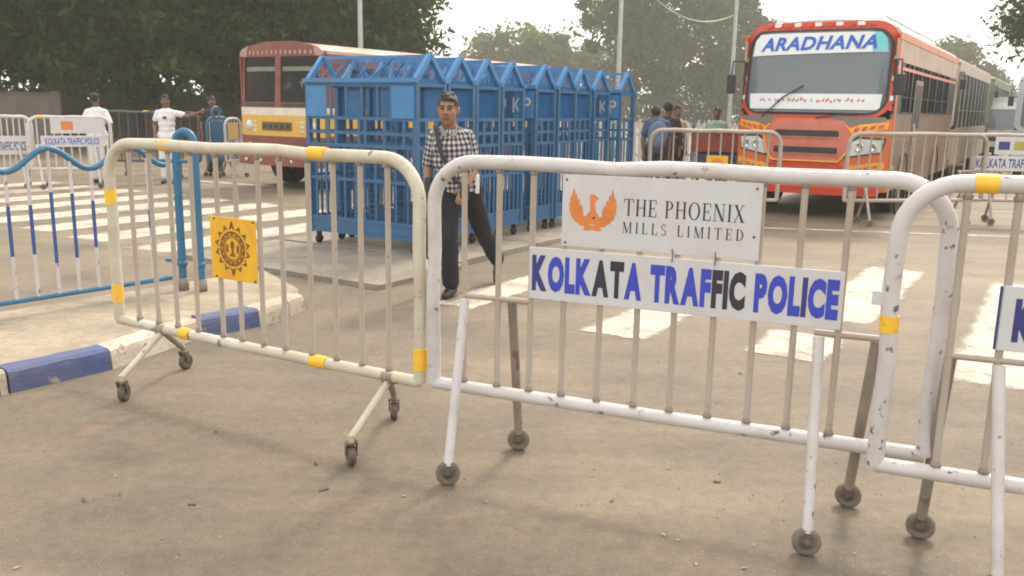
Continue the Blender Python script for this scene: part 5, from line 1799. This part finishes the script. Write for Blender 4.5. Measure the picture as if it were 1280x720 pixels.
def picket_fence(label, p0, p1, h, step, ms):
    p0, p1 = Vector(p0), Vector(p1)
    d = p1 - p0; d.z = 0
    L = d.length
    t = thing('picket_fence', label, 'fence', (p0.x, p0.y, 0), math.atan2(d.y, d.x))
    mes = []
    for m_ in ms:
        me = MB().prism([(-.05, 0, .1), (.05, 0, .1), (.05, 0, h - .07), (0, 0, h), (-.05, 0, h - .07)], (0, .02, 0)).mesh('picket'); me.materials.append(m_); mes.append(me)
    n_ = int(L / step)
    for i in range(n_):
        put('picket', mes[i % len(mes)], None, t, (i * step, 0, 0))
    for z in (.35, h - .35):
        MB().box((L / 2, .045, z), (L, .04, .07)).build('rail', M_WHITE, t)
    for i in range(int(L / 2) + 1):
        MB().box((i * 2.0, .09, h / 2), (.07, .05, h)).build('fence_post', M_WHITE, t)
    return t
picket_fence('white and blue picket fence behind the people beyond the cages', AT(690, 150, 24), AT(935, 150, 25.5), 1.25, .16, [M_WHITE, M_WHITE, M_RAILBLUE])

def lamp_post(label, px, dist, h, arm, rz, cat='lamp post', lean=0.0, r0=.085):
    p = AT(px, 140, dist)
    t = thing('lamp_post', label, cat, (p.x, p.y, 0), rz)
    MB().lathe([(0, 0), (.16, 0), (.16, .5), (.11, .55)], (0, 0, 0), n=14).build('base', M_STEEL, t)
    MB().tube([(0, 0, .4), (0, 0, h * .5), (0, 0, h)], [r0, r0 * .85, r0 * .6], 12).build('pole', M_STEEL, t)
    if arm:
        a_ = MB().tube([(0, 0, h - .05), (.3, 0, h + .25), (arm, 0, h + .4)], [.04, .035, .03], 8).build('arm', M_STEEL, t)
        MB().bbox((arm + .3, 0, h + .40), (.7, .22, .11), .03).build('lamp_head', M_STEEL, a_)
    return t, p
lamp_post('slim grey lamp post rising behind the red and yellow bus', 452, 27, 8.2, 1.4, .6)
t1, p1 = lamp_post('grey lamp post rising behind the last blue cages', 771, 30, 8.6, 1.4, -.4, r0=.095)
t2, p2 = lamp_post('plain grey pole joined by a wire left of the orange coach', 912, 33, 8.8, 1.2, 2.6, r0=.085)
# slack wires between poles
def wire_(label, a_, b_, sag, r_=.018):
    pts = []
    for i in range(17):
        q = i / 16
        p = Vector(a_).lerp(Vector(b_), q)
        p.z -= sag * 4 * q * (1 - q)
        pts.append(p - Vector(a_))
    o = MB().tube(pts, r_, 5).build('overhead_wire', M_STEEL, None, a_)
    tag(o, label, 'wire')
wire_('slack overhead wire strung between the two poles beyond the cages', (p1.x, p1.y, 6.3), (p2.x, p2.y, 5.0), .9)

# ------------------------------------------------------------------ trees
M_BARK = mat('bark', (.075, .058, .042), .9, var=.3, scale=4, bump=.8, bump_scale=18)
M_LEAFD = leaf_mat('leaf_dark', (.009, .023, .005), (.056, .108, .020), .3)
M_LEAFM = leaf_mat('leaf_mid', (.016, .034, .007), (.075, .118, .024), .35)
M_LEAFL = leaf_mat('leaf_light', (.040, .064, .014), (.14, .18, .045), .4)

def tree(label, pos, blobs, trunk_h, tr, nleaf, leaf, m_leaf, seed, group='roadside trees', nclump=60, spread=.8, scl=1.0):
    rng = np.random.default_rng(seed)
    t = thing('tree', label, 'tree', (pos.x, pos.y, 0), 0, group)
    tk = MB()
    lean = rng.uniform(-.3, .3, 2)
    topp = Vector((lean[0], lean[1], trunk_h))
    tk.tube([(0, 0, -.1), (.02, 0, .3), (lean[0] * .5, lean[1] * .5, trunk_h * .55), topp], [tr * 1.5, tr * 1.1, tr * .9, tr * .75], 10)
    cl, crad = [], []
    vol = np.array([b_[1][0] * b_[1][1] * b_[1][2] for b_ in blobs])
    for _ in range(nclump):
        bi = rng.choice(len(blobs), p=vol / vol.sum())
        c_, r_ = blobs[bi]
        v = rng.normal(size=3); v /= np.linalg.norm(v)
        rad = rng.uniform(.35, 1.0) ** .5
        cl.append(np.array(c_) + v * rad * np.array(r_))
    cl = np.array(cl)
    order = np.argsort(cl[:, 2])
    for q in range(min(16, nclump)):
        c_ = Vector(cl[int(order[int(q * (nclump - 1) / 16)])])
        mid = topp.lerp(c_, .5) + Vector((0, 0, -.25))
        tk.tube([topp * (0.75 + .25 * (q % 3) / 2), mid, c_], [tr * .45, tr * .25, tr * .06], 6)
    tk.build('trunk', M_BARK, t)
    # leaves round the clumps
    which = rng.integers(0, nclump, nleaf)
    cs = rng.uniform(.45, 1.2, nclump) * spread * scl
    off = rng.normal(size=(nleaf, 3)) * cs[which][:, None] * np.array([.62, .62, .42])
    ctr = cl[which] + off
    nrm = rng.normal(size=(nleaf, 3)) + np.array([0, 0, .5])
    nrm /= np.linalg.norm(nrm, axis=1)[:, None]
    a_ = np.cross(nrm, rng.normal(size=(nleaf, 3))); a_ /= np.linalg.norm(a_, axis=1)[:, None]
    b_ = np.cross(nrm, a_)
    sz = (.45 + 1.25 * rng.uniform(0, 1, nleaf) ** 2)[:, None] * leaf * 1.12
    v = np.stack([ctr - a_ * sz, ctr - b_ * sz * .45 + nrm * sz * .1, ctr + a_ * sz, ctr + b_ * sz * .45 + nrm * sz * .1], 1).reshape(-1, 3)
    me = bpy.data.meshes.new('crown')
    me.vertices.add(len(v)); me.vertices.foreach_set('co', v.ravel())
    me.loops.add(nleaf * 4); me.loops.foreach_set('vertex_index', np.arange(nleaf * 4, dtype=np.int32))
    me.polygons.add(nleaf); me.polygons.foreach_set('loop_start', np.arange(0, nleaf * 4, 4, dtype=np.int32))
    me.update(calc_edges=True)
    me.materials.append(m_leaf)
    tn = rng.uniform(-.05, .62, nclump)
    at = me.attributes.new('tone', 'FLOAT', 'FACE')
    at.data.foreach_set('value', tn[which].astype(np.float32))
    put('crown', me, None, t)
    return t

def big(px, dist, h, w, low, label, m_leaf, seed, n_=14000, leaf=.17, nc=80, tr=.3):
    scl = 1.0
    if dist > 45:       # the hazy trees stand well back
        scl = 1.9
        dist, w, leaf, tr = dist * scl, w * scl, leaf * 1.7, tr * 1.6
        h, low = 1.58 + (h - 1.58) * scl, max(1.0, 1.58 + (low - 1.58) * scl)
    p = AT(px, 140, dist)
    zc = (h + low) / 2
    hz = (h - low) / 2
    bl = [((0, 0, zc), (w, w, hz * .85)), ((-w * .45, -.6, zc + hz * .2), (w * .6, w * .6, hz * .65)), ((w * .5, .3, zc - hz * .1), (w * .6, w * .6, hz * .7)), ((.1 * w, -w * .3, low + hz * .5), (w * .8, w * .6, hz * .4))]
    tree(label, p, bl, low + hz * .5, tr, n_, leaf, m_leaf, seed, nclump=nc, scl=scl)
big(-60, 31, 10, 4.6, 2.0, 'dense dark tree over the grey wall, outermost of the left row', M_LEAFD, 1, 52000, .155, 130)
big(75, 30, 10.5, 4.2, 1.7, 'dense dark tree at the join of the grey and dark walls', M_LEAFD, 2, 52000, .155, 130)
big(190, 32, 10, 4.2, 1.5, 'dense dark tree behind the two police officers', M_LEAFD, 3, 52000, .155, 130)
big(300, 34, 10, 4.3, 1.6, 'dark olive tree behind the front of the red and yellow bus', M_LEAFD, 4, 52000, .155, 130)
big(400, 37, 11, 4.6, 2.0, 'olive tree beside the lamp post above the red and yellow bus', M_LEAFM, 5, 36000, .16, 110)
big(474, 42, 9.4, 2.5, 2.2, 'olive tree with a ragged edge against the sky, end of the left row', M_LEAFM, 6, 16000, .17, 80)
big(655, 66, 7.6, 4.0, 2.2, 'low pale green tree far off above the middle of the cage row', M_LEAFL, 7, 12000, .2, 60)
big(715, 70, 6.9, 4.0, 1.5, 'pale green bushy tree far off, next to the low one', M_LEAFL, 8, 11000, .2, 60)
big(600, 85, 5.6, 5.0, 1.0, 'distant hazy tree low over the second cage roof', M_LEAFM, 17, 8000, .22, 50)
big(775, 50, 12.5, 2.8, 2.0, 'thin feathery tree around the lamp post beyond the cages', M_LEAFM, 9, 9000, .16, 60)
big(835, 54, 11.5, 4.4, 1.0, 'broad hazy olive tree behind the picket fence', M_LEAFM, 10, 20000, .18, 80)
big(905, 58, 9.6, 3.6, 1.0, 'hazy olive tree behind the plain pole', M_LEAFM, 11, 15000, .18, 70)
big(1010, 75, 8.0, 5.5, 1.0, 'hazy tree hidden mostly behind the orange coach', M_LEAFM, 12, 9000, .2, 60)
big(1180, 62, 7.0, 3.2, 1.0, 'hazy tree behind the queued coaches', M_LEAFM, 13, 9000, .2, 50)
big(1325, 34, 8.6, 2.6, 3.2, 'leafy tree overhanging the grey minibus', M_LEAFM, 14, 14000, .10, 60)
big(1262, 80, 5.4, 4.5, .8, 'distant hazy tree beyond the white van', M_LEAFM, 15, 8000, .22, 50)
# tangled undergrowth along the foot of the far trees
def hedge(label, p0, p1, h, w, n_, m_, seed):
    rng = np.random.default_rng(seed)
    p0, p1 = Vector(p0), Vector(p1)
    d = p1 - p0; d.z = 0
    q = rng.uniform(0, 1, n_)
    hh = h * (0.75 + .25 * np.sin(q * 37 + seed) * np.sin(q * 13))
    ctr = np.stack([p0.x + d.x * q, p0.y + d.y * q, np.zeros(n_)], 1) + rng.normal(size=(n_, 3)) * np.array([w, w, 0])
    ctr[:, 2] = rng.uniform(0, 1, n_) ** .8 * hh
    nrm = rng.normal(size=(n_, 3)); nrm /= np.linalg.norm(nrm, axis=1)[:, None]
    a_ = np.cross(nrm, rng.normal(size=(n_, 3))); a_ /= np.linalg.norm(a_, axis=1)[:, None]
    b_ = np.cross(nrm, a_)
    sz = rng.uniform(.6, 1.3, n_)[:, None] * .2 * (1.6 if h > 4 else 1)
    v = np.stack([ctr - a_ * sz, ctr - b_ * sz * .5, ctr + a_ * sz, ctr + b_ * sz * .5], 1).reshape(-1, 3)
    me = bpy.data.meshes.new('undergrowth')
    me.vertices.add(len(v)); me.vertices.foreach_set('co', v.ravel())
    me.loops.add(n_ * 4); me.loops.foreach_set('vertex_index', np.arange(n_ * 4, dtype=np.int32))
    me.polygons.add(n_); me.polygons.foreach_set('loop_start', np.arange(0, n_ * 4, 4, dtype=np.int32))
    me.update(calc_edges=True)
    me.materials.append(m_)
    o = put('undergrowth', me, None)
    o['kind'] = 'stuff'
    tag(o, label, 'undergrowth')
hedge('dark undergrowth along the foot of the trees on the left', AT(-300, 140, 34), AT(560, 140, 48), 3.2, .7, 22000, M_LEAFD, 3)
hedge('hazy undergrowth below the far trees', AT(540, 140, 112), AT(1560, 140, 128), 4.5, 1.6, 30000, M_LEAFM, 5)

# ------------------------------------------------------------------ litter
M_PAPER = mat('litter_paper', (.38, .33, .27), .8, var=.15)
M_DRYLEAF = mat('dry_leaf', (.13, .085, .05), .8, var=.3)
def scrap(px, py, w, l_, m_, label, name, group, seed):
    rnd = random.Random(seed)
    p = G(px, py)
    k = 7
    vs = [(rnd.uniform(.75, 1.1) * w * math.cos(2 * math.pi * i / k), rnd.uniform(.75, 1.1) * l_ * math.sin(2 * math.pi * i / k), .003 + rnd.uniform(0, .004)) for i in range(k)]
    mb = MB().add(vs + [(0, 0, .006)] + [(x, y_, z - .002) for x, y_, z in vs], [(i, (i + 1) % k, k) for i in range(k)] + [tuple(range(k + 1, 2 * k + 1))[::-1]] + [(i, k + 1 + i, k + 1 + (i + 1) % k, (i + 1) % k) for i in range(k)])
    o = mb.build(name, m_, None, (p.x, p.y, 0))
    o.rotation_euler = (0, 0, rnd.uniform(0, 3))
    tag(o, label, 'litter', group)
pts = [(829, 669), (942, 682), (846, 676), (930, 711), (145, 596), (20, 711), (836, 586), (203, 674), (250, 635), (740, 595), (505, 621), (608, 628), (1068, 693), (196, 494), (1016, 690), (870, 706)]
for i, (x, y) in enumerate(pts):
    scrap(x, y, random.uniform(.006, .014), random.uniform(.003, .008), M_PAPER, 'small pale paper scrap lying flat on the dusty road', 'paper_scrap', 'paper scraps on the road', i)
for i, (x, y) in enumerate([(896, 603), (270, 540), (765, 627), (395, 580), (240, 631), (105, 625), (404, 613), (925, 467), (150, 619), (145, 404), (85, 409)]):
    scrap(x, y, random.uniform(.008, .03), random.uniform(.004, .010), M_DRYLEAF, 'small dry brown leaf lying on the dusty road', 'dry_leaf', 'dry leaves on the road', 50 + i)
# loose grit
rng = np.random.default_rng(4)
gm = MB()
for i in range(900):
    q = rng.uniform(0, 1)
    x = rng.uniform(-3.5, 3.2); y = 2.0 + 6.0 * q * q
    s_ = rng.uniform(.0025, .007)
    gm.box((x, y, s_ * .4), (s_ * 1.5, s_, s_ * .8), 0, rng.uniform(0, 3), .6)
gr_ = gm.build('loose_grit', mat('grit', (.30, .25, .19), .9, var=.3))
gr_['kind'] = 'stuff'
tag(gr_, 'loose grit scattered over the road', 'grit')

# ------------------------------------------------------------------ hazy air
hz = MB().box((0, 95, 12.75), (320, 300, 27.5)).build('haze', None)
mt = bpy.data.materials.new('haze_air')
mt.use_nodes = True
mt.node_tree.nodes.clear()
ho = mt.node_tree.nodes.new('ShaderNodeOutputMaterial')
hv = mt.node_tree.nodes.new('ShaderNodeVolumePrincipled')
hv.inputs['Color'].default_value = (.93, .90, .84, 1)
hv.inputs['Density'].default_value = HAZE
hv.inputs['Anisotropy'].default_value = 0.2
mt.node_tree.links.new(hv.outputs[0], ho.inputs['Volume'])
hz.data.materials.append(mt)
hz['kind'] = 'stuff'
tag(hz, 'pale warm haze hanging over the whole street', 'haze')
